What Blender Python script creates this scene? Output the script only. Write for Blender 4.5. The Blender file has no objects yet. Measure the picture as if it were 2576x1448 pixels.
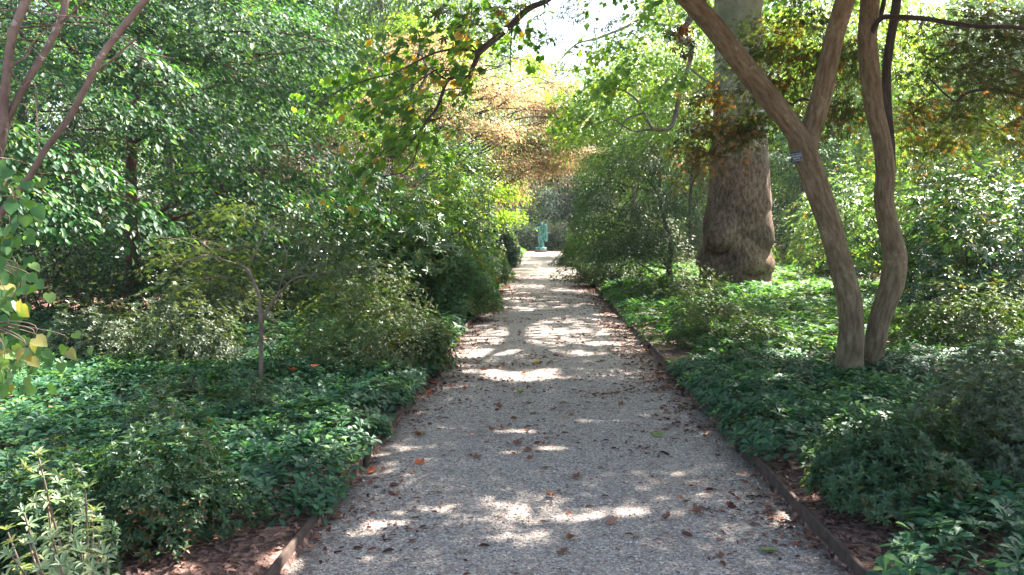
import bpy, math, random
import numpy as np
from mathutils import Vector, Matrix

random.seed(7)
rng = np.random.default_rng(11)
R = math.radians
scene = bpy.context.scene
COL = scene.collection

# ------------------------------------------------------------------ camera, sky, sun, exposure
W_REF, H_REF, F = 2576.0, 1448.0, 2022.0
cam_d = bpy.data.cameras.new('camera')
cam = bpy.data.objects.new('camera', cam_d)
COL.objects.link(cam)
cam.location = (0, 0, 1.6)
cam.rotation_euler = (R(90 - 4.13), 0, R(2.18))
cam_d.sensor_width = 36
cam_d.lens = 36 * F / W_REF
cam_d.clip_start = 0.05
cam_d.clip_end = 1500
scene.camera = cam

SUN_EL, SUN_AZ = R(52), R(42)          # azimuth measured from +Y towards +X
sun_dir = Vector((math.sin(SUN_AZ) * math.cos(SUN_EL), math.cos(SUN_AZ) * math.cos(SUN_EL), math.sin(SUN_EL)))
sd = bpy.data.lights.new('sun', 'SUN')
sd.energy = 5.0
sd.angle = R(0.53)
sd.color = (1.0, 0.92, 0.85)
so = bpy.data.objects.new('sun', sd)
COL.objects.link(so)
so.rotation_euler = sun_dir.to_track_quat('Z', 'Y').to_euler()

world = bpy.data.worlds.new('World')
scene.world = world
world.use_nodes = True
wn = world.node_tree
bg = wn.nodes['Background']
sky = wn.nodes.new('ShaderNodeTexSky')
sky.sky_type = 'NISHITA'
sky.sun_disc = False
sky.sun_elevation = SUN_EL
sky.sun_rotation = SUN_AZ
sky.dust_density = 3.0
sky.air_density = 1.0
wn.links.new(sky.outputs[0], bg.inputs[0])
bg.inputs[1].default_value = 0.07

scene.view_settings.view_transform = 'Standard'
scene.view_settings.look = 'None'
scene.view_settings.exposure = 2.8
scene.view_settings.gamma = 1
scene.render.engine = 'CYCLES'
cy = scene.cycles
cy.max_bounces = 7
cy.diffuse_bounces = 4
cy.glossy_bounces = 2
cy.transmission_bounces = 4
cy.transparent_max_bounces = 4
cy.sample_clamp_indirect = 6
cy.use_denoising = True
try:
    cy.denoiser = 'OPENIMAGEDENOISE'
    cy.denoising_prefilter = 'ACCURATE'
except Exception:
    pass
bpy.context.view_layer.update()
CM = cam.matrix_world.copy()
CF = np.array(CM.to_3x3() @ Vector((0, 0, -1)))
CR = np.array(CM.to_3x3() @ Vector((1, 0, 0)))
CU = np.array(CM.to_3x3() @ Vector((0, 1, 0)))
C0 = np.array(CM.translation)


def P(px, py, d):
    return C0 + CF * d + CR * ((px - 1288.0) / F * d) + CU * ((724.0 - py) / F * d)


# ------------------------------------------------------------------ materials
def new_mat(name):
    m = bpy.data.materials.new(name)
    m.use_nodes = True
    nt = m.node_tree
    nt.nodes.clear()
    out = nt.nodes.new('ShaderNodeOutputMaterial')
    return m, nt, out


def ramp(nt, fac, stops):
    r = nt.nodes.new('ShaderNodeValToRGB')
    els = r.color_ramp.elements
    while len(els) < len(stops):
        els.new(0.5)
    for e, (p, c) in zip(els, stops):
        e.position = p
        e.color = (c[0], c[1], c[2], 1)
    nt.links.new(fac, r.inputs[0])
    return r.outputs[0]


def noise(nt, scale, detail=3, vec=None, rough=0.55):
    n = nt.nodes.new('ShaderNodeTexNoise')
    n.inputs['Scale'].default_value = scale
    n.inputs['Detail'].default_value = detail
    n.inputs['Roughness'].default_value = rough
    if vec is not None:
        nt.links.new(vec, n.inputs['Vector'])
    return n.outputs[0]


def mixc(nt, fac, a, b, mode='MIX'):
    m = nt.nodes.new('ShaderNodeMix')
    m.data_type = 'RGBA'
    m.blend_type = mode
    for sock, v in ((m.inputs[0], fac), (m.inputs[6], a), (m.inputs[7], b)):
        if isinstance(v, (int, float)):
            sock.default_value = v
        elif isinstance(v, (tuple, list)):
            sock.default_value = (v[0], v[1], v[2], 1)
        else:
            nt.links.new(v, sock)
    return m.outputs[2]


def leaf_mat(name, stops, trans=0.4, tcol=None, rough=0.42, spec=0.5, scale=1.2, tboost=1.9):
    """stops: list of (pos, colour) by per-leaf random"""
    m, nt, out = new_mat(name)
    geo = nt.nodes.new('ShaderNodeNewGeometry')
    tc = nt.nodes.new('ShaderNodeTexCoord')
    n = noise(nt, scale, 2, tc.outputs['Object'])
    # random per leaf shifted by a slow noise, so that whole sprays differ
    a = nt.nodes.new('ShaderNodeMath'); a.operation = 'MULTIPLY_ADD'
    nt.links.new(n, a.inputs[0]); a.inputs[1].default_value = 1.3; a.inputs[2].default_value = -0.65
    b = nt.nodes.new('ShaderNodeMath'); b.operation = 'ADD'; b.use_clamp = True
    nt.links.new(a.outputs[0], b.inputs[0]); nt.links.new(geo.outputs['Random Per Island'], b.inputs[1])
    col = ramp(nt, b.outputs[0], stops)
    p = nt.nodes.new('ShaderNodeBsdfPrincipled')
    nt.links.new(col, p.inputs['Base Color'])
    p.inputs['Roughness'].default_value = rough
    p.inputs['Specular IOR Level'].default_value = spec
    t = nt.nodes.new('ShaderNodeBsdfTranslucent')
    tc2 = mixc(nt, 1.0, col, tcol or (tboost * 1.25, tboost * 1.15, tboost * 0.45), 'MULTIPLY')
    nt.links.new(tc2, t.inputs[0])
    mx = nt.nodes.new('ShaderNodeMixShader')
    mx.inputs[0].default_value = trans
    nt.links.new(p.outputs[0], mx.inputs[1])
    nt.links.new(t.outputs[0], mx.inputs[2])
    nt.links.new(mx.outputs[0], out.inputs[0])
    return m


def bump(nt, p, h, dist, strength=1.0):
    b = nt.nodes.new('ShaderNodeBump')
    b.inputs['Strength'].default_value = strength
    b.inputs['Distance'].default_value = dist
    nt.links.new(h, b.inputs['Height'])
    nt.links.new(b.outputs[0], p.inputs['Normal'])


def bark_mat(name, dark, mid, light, su=14, sv=1.6, dist=0.012, lichen=None, rough=0.85):
    m, nt, out = new_mat(name)
    tc = nt.nodes.new('ShaderNodeTexCoord')
    mp = nt.nodes.new('ShaderNodeMapping')
    mp.inputs['Scale'].default_value = (su, sv, 1)
    nt.links.new(tc.outputs['UV'], mp.inputs[0])
    n1 = noise(nt, 1.0, 6, mp.outputs[0], 0.65)
    n2 = noise(nt, 2.2, 3, tc.outputs['Object'])
    n3 = noise(nt, 26, 3, tc.outputs['Object'])
    c = ramp(nt, n1, [(0.36, dark), (0.5, mid), (0.66, light)])
    c = mixc(nt, 0.55, c, ramp(nt, n2, [(0.3, (0.55, 0.52, 0.5)), (0.7, (1.25, 1.22, 1.15))]), 'MULTIPLY')
    if lichen:
        f = ramp(nt, n3, [(0.6, (0, 0, 0)), (0.68, (1, 1, 1))])
        f2 = mixc(nt, 1.0, f, ramp(nt, n2, [(0.45, (0, 0, 0)), (0.6, (1, 1, 1))]), 'MULTIPLY')
        c = mixc(nt, f2, c, lichen)
    p = nt.nodes.new('ShaderNodeBsdfPrincipled')
    nt.links.new(c, p.inputs['Base Color'])
    p.inputs['Roughness'].default_value = rough
    p.inputs['Specular IOR Level'].default_value = 0.25
    add = nt.nodes.new('ShaderNodeMath'); add.operation = 'MULTIPLY_ADD'
    nt.links.new(n3, add.inputs[0]); add.inputs[1].default_value = 0.3
    nt.links.new(n1, add.inputs[2])
    bump(nt, p, add.outputs[0], dist)
    nt.links.new(p.outputs[0], out.inputs[0])
    return m


G = leaf_mat
M = {}
M['dogwood'] = G('dogwood_leaf', [(0, (0.012, 0.052, 0.02)), (0.5, (0.026, 0.10, 0.034)), (0.82, (0.045, 0.15, 0.038)), (1, (0.15, 0.28, 0.04))], 0.38, rough=0.5, spec=0.32)
M['broad'] = G('woodland_leaf', [(0, (0.02, 0.06, 0.02)), (0.5, (0.04, 0.11, 0.028)), (1, (0.10, 0.19, 0.04))], 0.42)
M['bluegreen'] = G('cool_green_leaf', [(0, (0.015, 0.045, 0.03)), (0.6, (0.03, 0.075, 0.05)), (1, (0.055, 0.12, 0.07))], 0.25, rough=0.6, spec=0.25, tboost=1.3)
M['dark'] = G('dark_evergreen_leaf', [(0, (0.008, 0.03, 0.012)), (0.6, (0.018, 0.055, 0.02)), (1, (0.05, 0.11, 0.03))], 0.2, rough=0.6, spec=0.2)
M['chartreuse'] = G('yellow_green_leaf', [(0, (0.07, 0.17, 0.03)), (0.5, (0.15, 0.29, 0.045)), (1, (0.32, 0.42, 0.08))], 0.5)
M['orange'] = G('orange_maple_leaf', [(0, (0.09, 0.05, 0.03)), (0.25, (0.22, 0.11, 0.075)), (0.45, (0.38, 0.24, 0.16)), (0.65, (0.42, 0.36, 0.21)), (0.8, (0.28, 0.34, 0.13)), (1, (0.12, 0.2, 0.06))], 0.42, tcol=(1.9, 1.6, 1.35), spec=0.9, scale=1.1)
M['redbrown'] = G('red_brown_maple_leaf', [(0, (0.03, 0.035, 0.015)), (0.5, (0.09, 0.045, 0.02)), (1, (0.16, 0.07, 0.03))], 0.35, tboost=1.5)
M['maple'] = G('turning_maple_leaf', [(0, (0.03, 0.055, 0.014)), (0.5, (0.05, 0.085, 0.02)), (0.78, (0.085, 0.10, 0.024)), (0.93, (0.16, 0.09, 0.025)), (1, (0.26, 0.07, 0.02))], 0.42, scale=0.9, tboost=1.6)
M['planeleaf'] = G('plane_leaf', [(0, (0.04, 0.11, 0.02)), (0.6, (0.07, 0.17, 0.03)), (1, (0.16, 0.24, 0.05))], 0.45)
M['limb_leaf'] = G('arching_limb_leaf', [(0, (0.05, 0.13, 0.025)), (0.6, (0.09, 0.20, 0.035)), (0.99, (0.18, 0.28, 0.05)), (1, (0.35, 0.25, 0.05))], 0.55, spec=0.4)
M['weeping'] = G('fine_dark_maple_leaf', [(0, (0.014, 0.045, 0.014)), (0.6, (0.03, 0.08, 0.02)), (0.9, (0.05, 0.12, 0.025)), (1, (0.12, 0.17, 0.03))], 0.35)
M['rhodo'] = G('rhododendron_leaf', [(0, (0.02, 0.06, 0.022)), (0.55, (0.035, 0.10, 0.035)), (0.99, (0.08, 0.17, 0.04)), (1, (0.38, 0.30, 0.04))], 0.25, rough=0.27, spec=0.9)
M['azalea'] = G('azalea_leaf', [(0, (0.026, 0.065, 0.028)), (0.6, (0.048, 0.11, 0.044)), (0.93, (0.085, 0.16, 0.06)), (1, (0.15, 0.08, 0.03))], 0.28, rough=0.45, spec=0.42)
M['azalea_olive'] = G('olive_azalea_leaf', [(0, (0.032, 0.065, 0.022)), (0.55, (0.058, 0.12, 0.035)), (0.88, (0.11, 0.165, 0.045)), (1, (0.17, 0.12, 0.05))], 0.35, tboost=1.7)
M['azalea_pale'] = G('pale_azalea_leaf', [(0, (0.12, 0.20, 0.10)), (0.6, (0.20, 0.29, 0.15)), (1, (0.36, 0.38, 0.18))], 0.3, tboost=1.5)
M['pachy'] = G('pachysandra_leaf', [(0, (0.018, 0.07, 0.036)), (0.5, (0.034, 0.112, 0.056)), (0.88, (0.06, 0.165, 0.07)), (1, (0.14, 0.28, 0.07))], 0.26, rough=0.5, spec=0.36, scale=1.1)
M['pachy_far'] = G('pachysandra_leaf_sun_tinted', [(0, (0.02, 0.08, 0.028)), (0.5, (0.045, 0.145, 0.04)), (1, (0.14, 0.30, 0.05))], 0.36, rough=0.55, spec=0.3, scale=0.8)  # yellower, lighter copy of the pachysandra leaf, sunlight put into its colour
M['redbud'] = G('redbud_leaf', [(0, (0.05, 0.15, 0.04)), (0.7, (0.085, 0.21, 0.05)), (0.93, (0.17, 0.28, 0.06)), (1, (0.30, 0.28, 0.08))], 0.3, scale=1.5, tboost=1.4)
M['sapling'] = G('sapling_leaf', [(0, (0.035, 0.065, 0.022)), (0.6, (0.055, 0.105, 0.035)), (1, (0.11, 0.15, 0.045))], 0.33, tboost=1.5)
M['sun_tinted'] = G('sun_tinted_shrub_leaf', [(0, (0.04, 0.10, 0.03)), (0.5, (0.07, 0.16, 0.045)), (0.99, (0.14, 0.24, 0.06)), (1, (0.4, 0.3, 0.04))], 0.38, rough=0.33, spec=0.7)  # leaf green lightened to look sunlit where little sun reaches
M['grey_azalea'] = G('grey_green_azalea_leaf', [(0, (0.04, 0.07, 0.04)), (0.6, (0.07, 0.11, 0.06)), (1, (0.14, 0.17, 0.08))], 0.3)

M['bark_maple'] = bark_mat('maple_bark', (0.10, 0.072, 0.038), (0.165, 0.126, 0.070), (0.235, 0.188, 0.118), 30, 6.0, 0.005, lichen=(0.27, 0.245, 0.18))
M['bark_dark'] = bark_mat('dark_bark', (0.03, 0.022, 0.018), (0.065, 0.05, 0.042), (0.11, 0.09, 0.075), 12, 2, 0.01)
M['bark_grey'] = bark_mat('grey_bark', (0.10, 0.09, 0.08), (0.2, 0.18, 0.16), (0.33, 0.3, 0.27), 10, 2.5, 0.008)
M['bark_young'] = bark_mat('young_bark', (0.10, 0.07, 0.055), (0.20, 0.145, 0.115), (0.28, 0.22, 0.18), 8, 4, 0.002, lichen=(0.45, 0.44, 0.40), rough=0.7)
M['bark_red'] = bark_mat('reddish_bark', (0.05, 0.025, 0.02), (0.11, 0.055, 0.04), (0.18, 0.10, 0.075), 12, 2, 0.01)


def simple_mat(name, col, rough=0.6, spec=0.4, var=0.3, scale=20, bmp=0.0):
    m, nt, out = new_mat(name)
    tc = nt.nodes.new('ShaderNodeTexCoord')
    n = noise(nt, scale, 4, tc.outputs['Object'])
    c = mixc(nt, 1.0, ramp(nt, n, [(0.3, (1 - var,) * 3), (0.7, (1 + var,) * 3)]), col, 'MULTIPLY')
    p = nt.nodes.new('ShaderNodeBsdfPrincipled')
    nt.links.new(c, p.inputs['Base Color'])
    p.inputs['Roughness'].default_value = rough
    p.inputs['Specular IOR Level'].default_value = spec
    if bmp:
        bump(nt, p, n, bmp)
    nt.links.new(p.outputs[0], out.inputs[0])
    return m


# plane tree bark: flaking brown below, smooth grey green above
def plane_bark():
    m, nt, out = new_mat('plane_bark')
    tc = nt.nodes.new('ShaderNodeTexCoord')
    mp = nt.nodes.new('ShaderNodeMapping'); mp.inputs['Scale'].default_value = (3.2, 3.2, 1.7)
    nt.links.new(tc.outputs['Object'], mp.inputs[0])
    n1 = noise(nt, 4.0, 7, mp.outputs[0], 0.7)
    n2 = noise(nt, 1.4, 4, tc.outputs['Object'])
    n3 = noise(nt, 14, 5, tc.outputs['Object'], 0.7)
    low = ramp(nt, n1, [(0.36, (0.06, 0.038, 0.028)), (0.5, (0.165, 0.112, 0.082)), (0.66, (0.30, 0.225, 0.175))])
    low = mixc(nt, 0.6, low, ramp(nt, n2, [(0.38, (0.5, 0.5, 0.53)), (0.5, (1.05, 0.86, 0.76)), (0.62, (1.3, 1.18, 1.08))]), 'MULTIPLY')
    up = ramp(nt, n2, [(0.35, (0.17, 0.175, 0.135)), (0.5, (0.22, 0.225, 0.17)), (0.56, (0.27, 0.27, 0.21)), (0.63, (0.40, 0.39, 0.32))])
    up = mixc(nt, 0.35, up, ramp(nt, n3, [(0.35, (0.6, 0.6, 0.6)), (0.65, (1.3, 1.3, 1.3))]), 'MULTIPLY')
    at = nt.nodes.new('ShaderNodeAttribute'); at.attribute_name = 'crease_shade'
    low = mixc(nt, at.outputs['Fac'], low, (0.055, 0.026, 0.018))  # reddish groove bark, darkened further as painted shade under the burls
    sep = nt.nodes.new('ShaderNodeSeparateXYZ'); nt.links.new(tc.outputs['Object'], sep.inputs[0])
    ad = nt.nodes.new('ShaderNodeMath'); ad.operation = 'MULTIPLY_ADD'
    nt.links.new(n3, ad.inputs[0]); ad.inputs[1].default_value = 2.5; nt.links.new(sep.outputs[2], ad.inputs[2])
    mr = nt.nodes.new('ShaderNodeMapRange'); nt.links.new(ad.outputs[0], mr.inputs[0])
    mr.inputs[1].default_value = 4.2; mr.inputs[2].default_value = 5.4
    c = mixc(nt, mr.outputs[0], low, up)
    p = nt.nodes.new('ShaderNodeBsdfPrincipled')
    nt.links.new(c, p.inputs['Base Color'])
    p.inputs['Roughness'].default_value = 0.85
    p.inputs['Specular IOR Level'].default_value = 0.2
    iv = nt.nodes.new('ShaderNodeMath'); iv.operation = 'SUBTRACT'; iv.inputs[0].default_value = 1.15
    nt.links.new(mr.outputs[0], iv.inputs[1])
    hh = nt.nodes.new('ShaderNodeMath'); hh.operation = 'MULTIPLY'
    nt.links.new(n1, hh.inputs[0]); nt.links.new(iv.outputs[0], hh.inputs[1])
    bump(nt, p, hh.outputs[0], 0.035)
    nt.links.new(p.outputs[0], out.inputs[0])
    return m


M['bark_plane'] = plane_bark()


def gravel_mat():
    m, nt, out = new_mat('gravel')
    tc = nt.nodes.new('ShaderNodeTexCoord')
    v = nt.nodes.new('ShaderNodeTexVoronoi'); v.inputs['Scale'].default_value = 92
    v.inputs['Randomness'].default_value = 1.0
    nt.links.new(tc.outputs['Object'], v.inputs['Vector'])
    v2 = nt.nodes.new('ShaderNodeTexVoronoi'); v2.inputs['Scale'].default_value = 92; v2.feature = 'DISTANCE_TO_EDGE'
    nt.links.new(tc.outputs['Object'], v2.inputs['Vector'])
    sep = nt.nodes.new('ShaderNodeSeparateColor'); nt.links.new(v.outputs['Color'], sep.inputs[0])
    c = ramp(nt, sep.outputs[0], [(0, (0.19, 0.155, 0.135)), (0.35, (0.34, 0.295, 0.258)), (0.7, (0.46, 0.405, 0.352)), (0.9, (0.57, 0.51, 0.44)), (1, (0.70, 0.63, 0.55))])
    c = mixc(nt, 0.5, c, ramp(nt, sep.outputs[1], [(0, (0.9, 1.0, 1.12)), (1, (1.15, 1.0, 0.85))]), 'MULTIPLY')
    n = noise(nt, 1.1, 5, tc.outputs['Object'], 0.6)
    n2 = noise(nt, 9, 5, tc.outputs['Object'], 0.7)
    mm = nt.nodes.new('ShaderNodeMath'); mm.operation = 'MULTIPLY'; nt.links.new(n, mm.inputs[0]); nt.links.new(n2, mm.inputs[1])
    dirt = ramp(nt, mm.outputs[0], [(0.27, (0, 0, 0)), (0.40, (1, 1, 1))])
    sx = nt.nodes.new('ShaderNodeSeparateXYZ'); nt.links.new(tc.outputs['Object'], sx.inputs[0])
    e1 = nt.nodes.new('ShaderNodeMath'); e1.operation = 'SUBTRACT'; nt.links.new(sx.outputs[0], e1.inputs[0]); e1.inputs[1].default_value = 0.11
    e2 = nt.nodes.new('ShaderNodeMath'); e2.operation = 'ABSOLUTE'; nt.links.new(e1.outputs[0], e2.inputs[0])
    e3 = nt.nodes.new('ShaderNodeMath'); e3.operation = 'MULTIPLY_ADD'; nt.links.new(n2, e3.inputs[0]); e3.inputs[1].default_value = 0.5; nt.links.new(e2.outputs[0], e3.inputs[2])
    edge = nt.nodes.new('ShaderNodeMapRange'); nt.links.new(e3.outputs[0], edge.inputs[0]); edge.inputs[1].default_value = 1.34; edge.inputs[2].default_value = 1.62
    ce = nt.nodes.new('ShaderNodeMath'); ce.operation = 'MULTIPLY'; nt.links.new(edge.outputs[0], ce.inputs[0]); ce.inputs[1].default_value = 0.75
    c = mixc(nt, ce.outputs[0], c, (0.075, 0.05, 0.04))
    df = nt.nodes.new('ShaderNodeMath'); df.operation = 'MULTIPLY'; df.inputs[1].default_value = 0.55
    nt.links.new(dirt, df.inputs[0])
    c = mixc(nt, df.outputs[0], c, (0.16, 0.115, 0.09))
    p = nt.nodes.new('ShaderNodeBsdfPrincipled')
    nt.links.new(c, p.inputs['Base Color'])
    p.inputs['Roughness'].default_value = 0.8
    p.inputs['Specular IOR Level'].default_value = 0.3
    mr = nt.nodes.new('ShaderNodeMapRange'); nt.links.new(v2.outputs['Distance'], mr.inputs[0])
    mr.inputs[1].default_value = 0.0; mr.inputs[2].default_value = 0.35
    ad = nt.nodes.new('ShaderNodeMath'); ad.operation = 'MULTIPLY_ADD'
    nt.links.new(sep.outputs[2], ad.inputs[0]); ad.inputs[1].default_value = 0.8; nt.links.new(mr.outputs[0], ad.inputs[2])
    bump(nt, p, ad.outputs[0], 0.006)
    nt.links.new(p.outputs[0], out.inputs[0])
    return m


def mulch_mat():
    m, nt, out = new_mat('bark_mulch')
    tc = nt.nodes.new('ShaderNodeTexCoord')
    v = nt.nodes.new('ShaderNodeTexVoronoi'); v.inputs['Scale'].default_value = 34
    n0 = nt.nodes.new('ShaderNodeTexNoise'); n0.inputs['Scale'].default_value = 9
    nt.links.new(tc.outputs['Object'], n0.inputs['Vector'])
    vm = mixc(nt, 0.12, tc.outputs['Object'], n0.outputs[1])
    nt.links.new(vm, v.inputs['Vector'])
    sep = nt.nodes.new('ShaderNodeSeparateColor'); nt.links.new(v.outputs['Color'], sep.inputs[0])
    c = ramp(nt, sep.outputs[0], [(0, (0.04, 0.022, 0.017)), (0.4, (0.11, 0.06, 0.045)), (0.75, (0.20, 0.115, 0.085)), (1, (0.32, 0.20, 0.155))])
    p = nt.nodes.new('ShaderNodeBsdfPrincipled')
    nt.links.new(c, p.inputs['Base Color'])
    p.inputs['Roughness'].default_value = 0.9
    ad = nt.nodes.new('ShaderNodeMath'); ad.operation = 'ADD'
    nt.links.new(v.outputs['Distance'], ad.inputs[0]); nt.links.new(noise(nt, 30, 4, tc.outputs['Object']), ad.inputs[1])
    bump(nt, p, ad.outputs[0], 0.02)
    nt.links.new(p.outputs[0], out.inputs[0])
    return m


M['gravel'] = gravel_mat()
M['mulch'] = mulch_mat()
M['chip'] = leaf_mat('dry_leaf_litter', [(0, (0.07, 0.035, 0.026)), (0.4, (0.18, 0.09, 0.065)), (0.8, (0.30, 0.165, 0.12)), (1, (0.44, 0.30, 0.23))], 0.05, rough=0.8, spec=0.2, scale=3)
M['olivered'] = G('olive_red_maple_leaf', [(0, (0.03, 0.04, 0.014)), (0.55, (0.07, 0.065, 0.022)), (0.85, (0.15, 0.07, 0.025)), (1, (0.26, 0.09, 0.025))], 0.4, tboost=1.5)
M['litter'] = leaf_mat('red_brown_litter', [(0, (0.045, 0.02, 0.015)), (0.5, (0.13, 0.05, 0.035)), (0.85, (0.22, 0.085, 0.055)), (1, (0.32, 0.17, 0.10))], 0.05, rough=0.8, spec=0.2, scale=3)
M['stones'] = leaf_mat('loose_stone', [(0, (0.20, 0.17, 0.15)), (0.5, (0.38, 0.34, 0.30)), (0.85, (0.52, 0.47, 0.41)), (1, (0.68, 0.63, 0.56))], 0.0, rough=0.8, spec=0.3, scale=30)
M['board'] = simple_mat('weathered_timber', (0.075, 0.052, 0.042), 0.85, 0.2, 0.4, 14, 0.004)
M['stake'] = simple_mat('weathered_stake', (0.055, 0.04, 0.034), 0.85, 0.2, 0.4, 18, 0.004)
M['stone'] = simple_mat('plinth_stone', (0.24, 0.22, 0.19), 0.9, 0.2, 0.3, 9, 0.006)


def patina():
    m, nt, out = new_mat('verdigris_bronze')
    tc = nt.nodes.new('ShaderNodeTexCoord')
    mp = nt.nodes.new('ShaderNodeMapping'); mp.inputs['Scale'].default_value = (9, 9, 2)
    nt.links.new(tc.outputs['Object'], mp.inputs[0])
    n = noise(nt, 1.0, 5, mp.outputs[0])
    c = ramp(nt, n, [(0.32, (0.01, 0.04, 0.045)), (0.44, (0.035, 0.16, 0.17)), (0.56, (0.09, 0.33, 0.34)), (0.72, (0.25, 0.58, 0.55))])
    p = nt.nodes.new('ShaderNodeBsdfPrincipled')
    nt.links.new(c, p.inputs['Base Color'])
    p.inputs['Roughness'].default_value = 0.6
    bump(nt, p, n, 0.01)
    nt.links.new(p.outputs[0], out.inputs[0])
    return m


M['patina'] = patina()
M['plaque'] = simple_mat('dark_plaque', (0.018, 0.035, 0.055), 0.45, 0.5, 0.1, 30)
M['letter'] = simple_mat('pale_lettering', (0.42, 0.47, 0.47), 0.6, 0.3, 0.1, 30)
M['plaque_edge'] = simple_mat('pale_plaque_edge', (0.42, 0.36, 0.34), 0.6, 0.3, 0.1, 30)


# ------------------------------------------------------------------ object helpers
def link(o, parent=None):
    COL.objects.link(o)
    if parent is not None:
        o.parent = parent
        o.matrix_parent_inverse = parent.matrix_world.inverted()
    return o


def tag(o, label=None, cat=None, group=None, kind=None):
    if label: o['label'] = label
    if cat: o['category'] = cat
    if group: o['group'] = group
    if kind: o['kind'] = kind
    return o


def empty(name, loc, label, cat, group=None):
    o = bpy.data.objects.new(name, None)
    o.location = Vector([float(v) for v in loc])
    o.empty_display_size = 0.2
    COL.objects.link(o)
    o.matrix_world = Matrix.Translation(o.location)
    tag(o, label, cat, group)
    return o


def mesh_from(name, V, faces_flat, face_sizes, mat, parent=None, smooth=False, uv=None, origin=None):
    """origin: a point the mesh is stored relative to (its object's location)"""
    V = np.asarray(V, dtype=np.float32)
    if parent is not None:
        org = np.array(parent.location, dtype=np.float32)
    elif origin is not None:
        org = np.array(origin, dtype=np.float32)
    else:
        org = np.zeros(3, dtype=np.float32)
    me = bpy.data.meshes.new(name)
    me.vertices.add(len(V))
    me.vertices.foreach_set('co', (V - org).ravel())
    ff = np.asarray(faces_flat, dtype=np.int32)
    fs = np.asarray(face_sizes, dtype=np.int32)
    me.loops.add(len(ff))
    me.loops.foreach_set('vertex_index', ff)
    me.polygons.add(len(fs))
    st = np.concatenate([[0], np.cumsum(fs)[:-1]]).astype(np.int32)
    me.polygons.foreach_set('loop_start', st)
    if smooth:
        me.polygons.foreach_set('use_smooth', np.ones(len(fs), dtype=bool))
    if uv is not None:
        l = me.uv_layers.new(name='UVMap')
        l.data.foreach_set('uv', np.asarray(uv, dtype=np.float32).ravel())
    me.update(calc_edges=True)
    me.materials.append(mat)
    o = bpy.data.objects.new(name, me)
    COL.objects.link(o)
    if parent is not None:
        o.parent = parent
    else:
        o.location = Vector([float(v) for v in org])
    return o


def norm(a):
    return a / np.maximum(np.linalg.norm(a, axis=-1, keepdims=True), 1e-9)


# --- leaf outlines (u along, v across, w out of the blade)
def tpl(verts, faces):
    return np.array(verts, dtype=np.float32), faces


def mk_palm(k=5, spread=105, wid=0.13):
    vs = [(0, 0, 0)]
    fs = []
    for i, a in enumerate(np.linspace(-spread, spread, k)):
        l = 1.0 - 0.42 * (abs(a) / spread) ** 1.5
        ca, sa = math.cos(R(a)), math.sin(R(a))
        for (u, v, w) in ((0.55, -wid, 0.02), (1, 0, -0.10), (0.55, wid, 0.02)):
            vs.append((l * (u * ca - v * sa), l * (u * sa + v * ca), w))
        b = 1 + 3 * i
        fs.append((0, b, b + 1, b + 2))
    return tpl(vs, fs)


T = {
    'rhomb': tpl([(0, 0, 0), (.42, -.5, .07), (1, 0, -.12), (.42, .5, .07)], [(0, 1, 2), (0, 2, 3)]),
    'oval': tpl([(0, 0, 0), (.28, -.40, .05), (.66, -.42, .03), (1, 0, -.16), (.66, .42, .03), (.28, .40, .05), (.48, 0, -.03)],
                [(0, 1, 2, 6), (6, 2, 3), (0, 6, 4, 5), (6, 3, 4)]),
    'obovate': tpl([(0, 0, 0), (.35, -.14, .01), (.60, -.36, .05), (.70, -.50, .03), (.75, -.37, .03), (.86, -.38, .0), (.89, -.20, -.02), (1, 0, -.10),
                    (.89, .20, -.02), (.86, .38, .0), (.75, .37, .03), (.70, .50, .03), (.60, .36, .05), (.35, .14, .01), (.62, 0, -.02)],
                   [(0, 1, 2, 14), (14, 2, 3, 4), (14, 4, 5, 6), (14, 6, 7), (14, 7, 8), (14, 8, 9, 10), (14, 10, 11, 12), (0, 14, 12, 13)]),
    'heart': tpl([(0, 0, 0), (-.14, -.26, .03), (.06, -.50, .03), (.40, -.52, .02), (.74, -.27, -.02), (1.02, 0, -.14),
                  (.74, .27, -.02), (.40, .52, .02), (.06, .50, .03), (-.14, .26, .03), (.42, 0, -.05)],
                 [(0, 1, 2, 10), (10, 2, 3), (10, 3, 4, 5), (0, 10, 8, 9), (10, 7, 8), (10, 5, 6, 7)]),
    'stone': tpl([(-.5, 0, 0), (0, -.5, .05), (.5, 0, 0), (0, .5, -.05), (.05, .05, .38), (-.05, 0, -.38)],
                 [(0, 1, 4), (1, 2, 4), (2, 3, 4), (3, 0, 4), (1, 0, 5), (2, 1, 5), (3, 2, 5), (0, 3, 5)]),
    'palm': mk_palm(5, 100, 0.16),
    'lobed': mk_palm(5, 80, 0.36),
}


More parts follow.
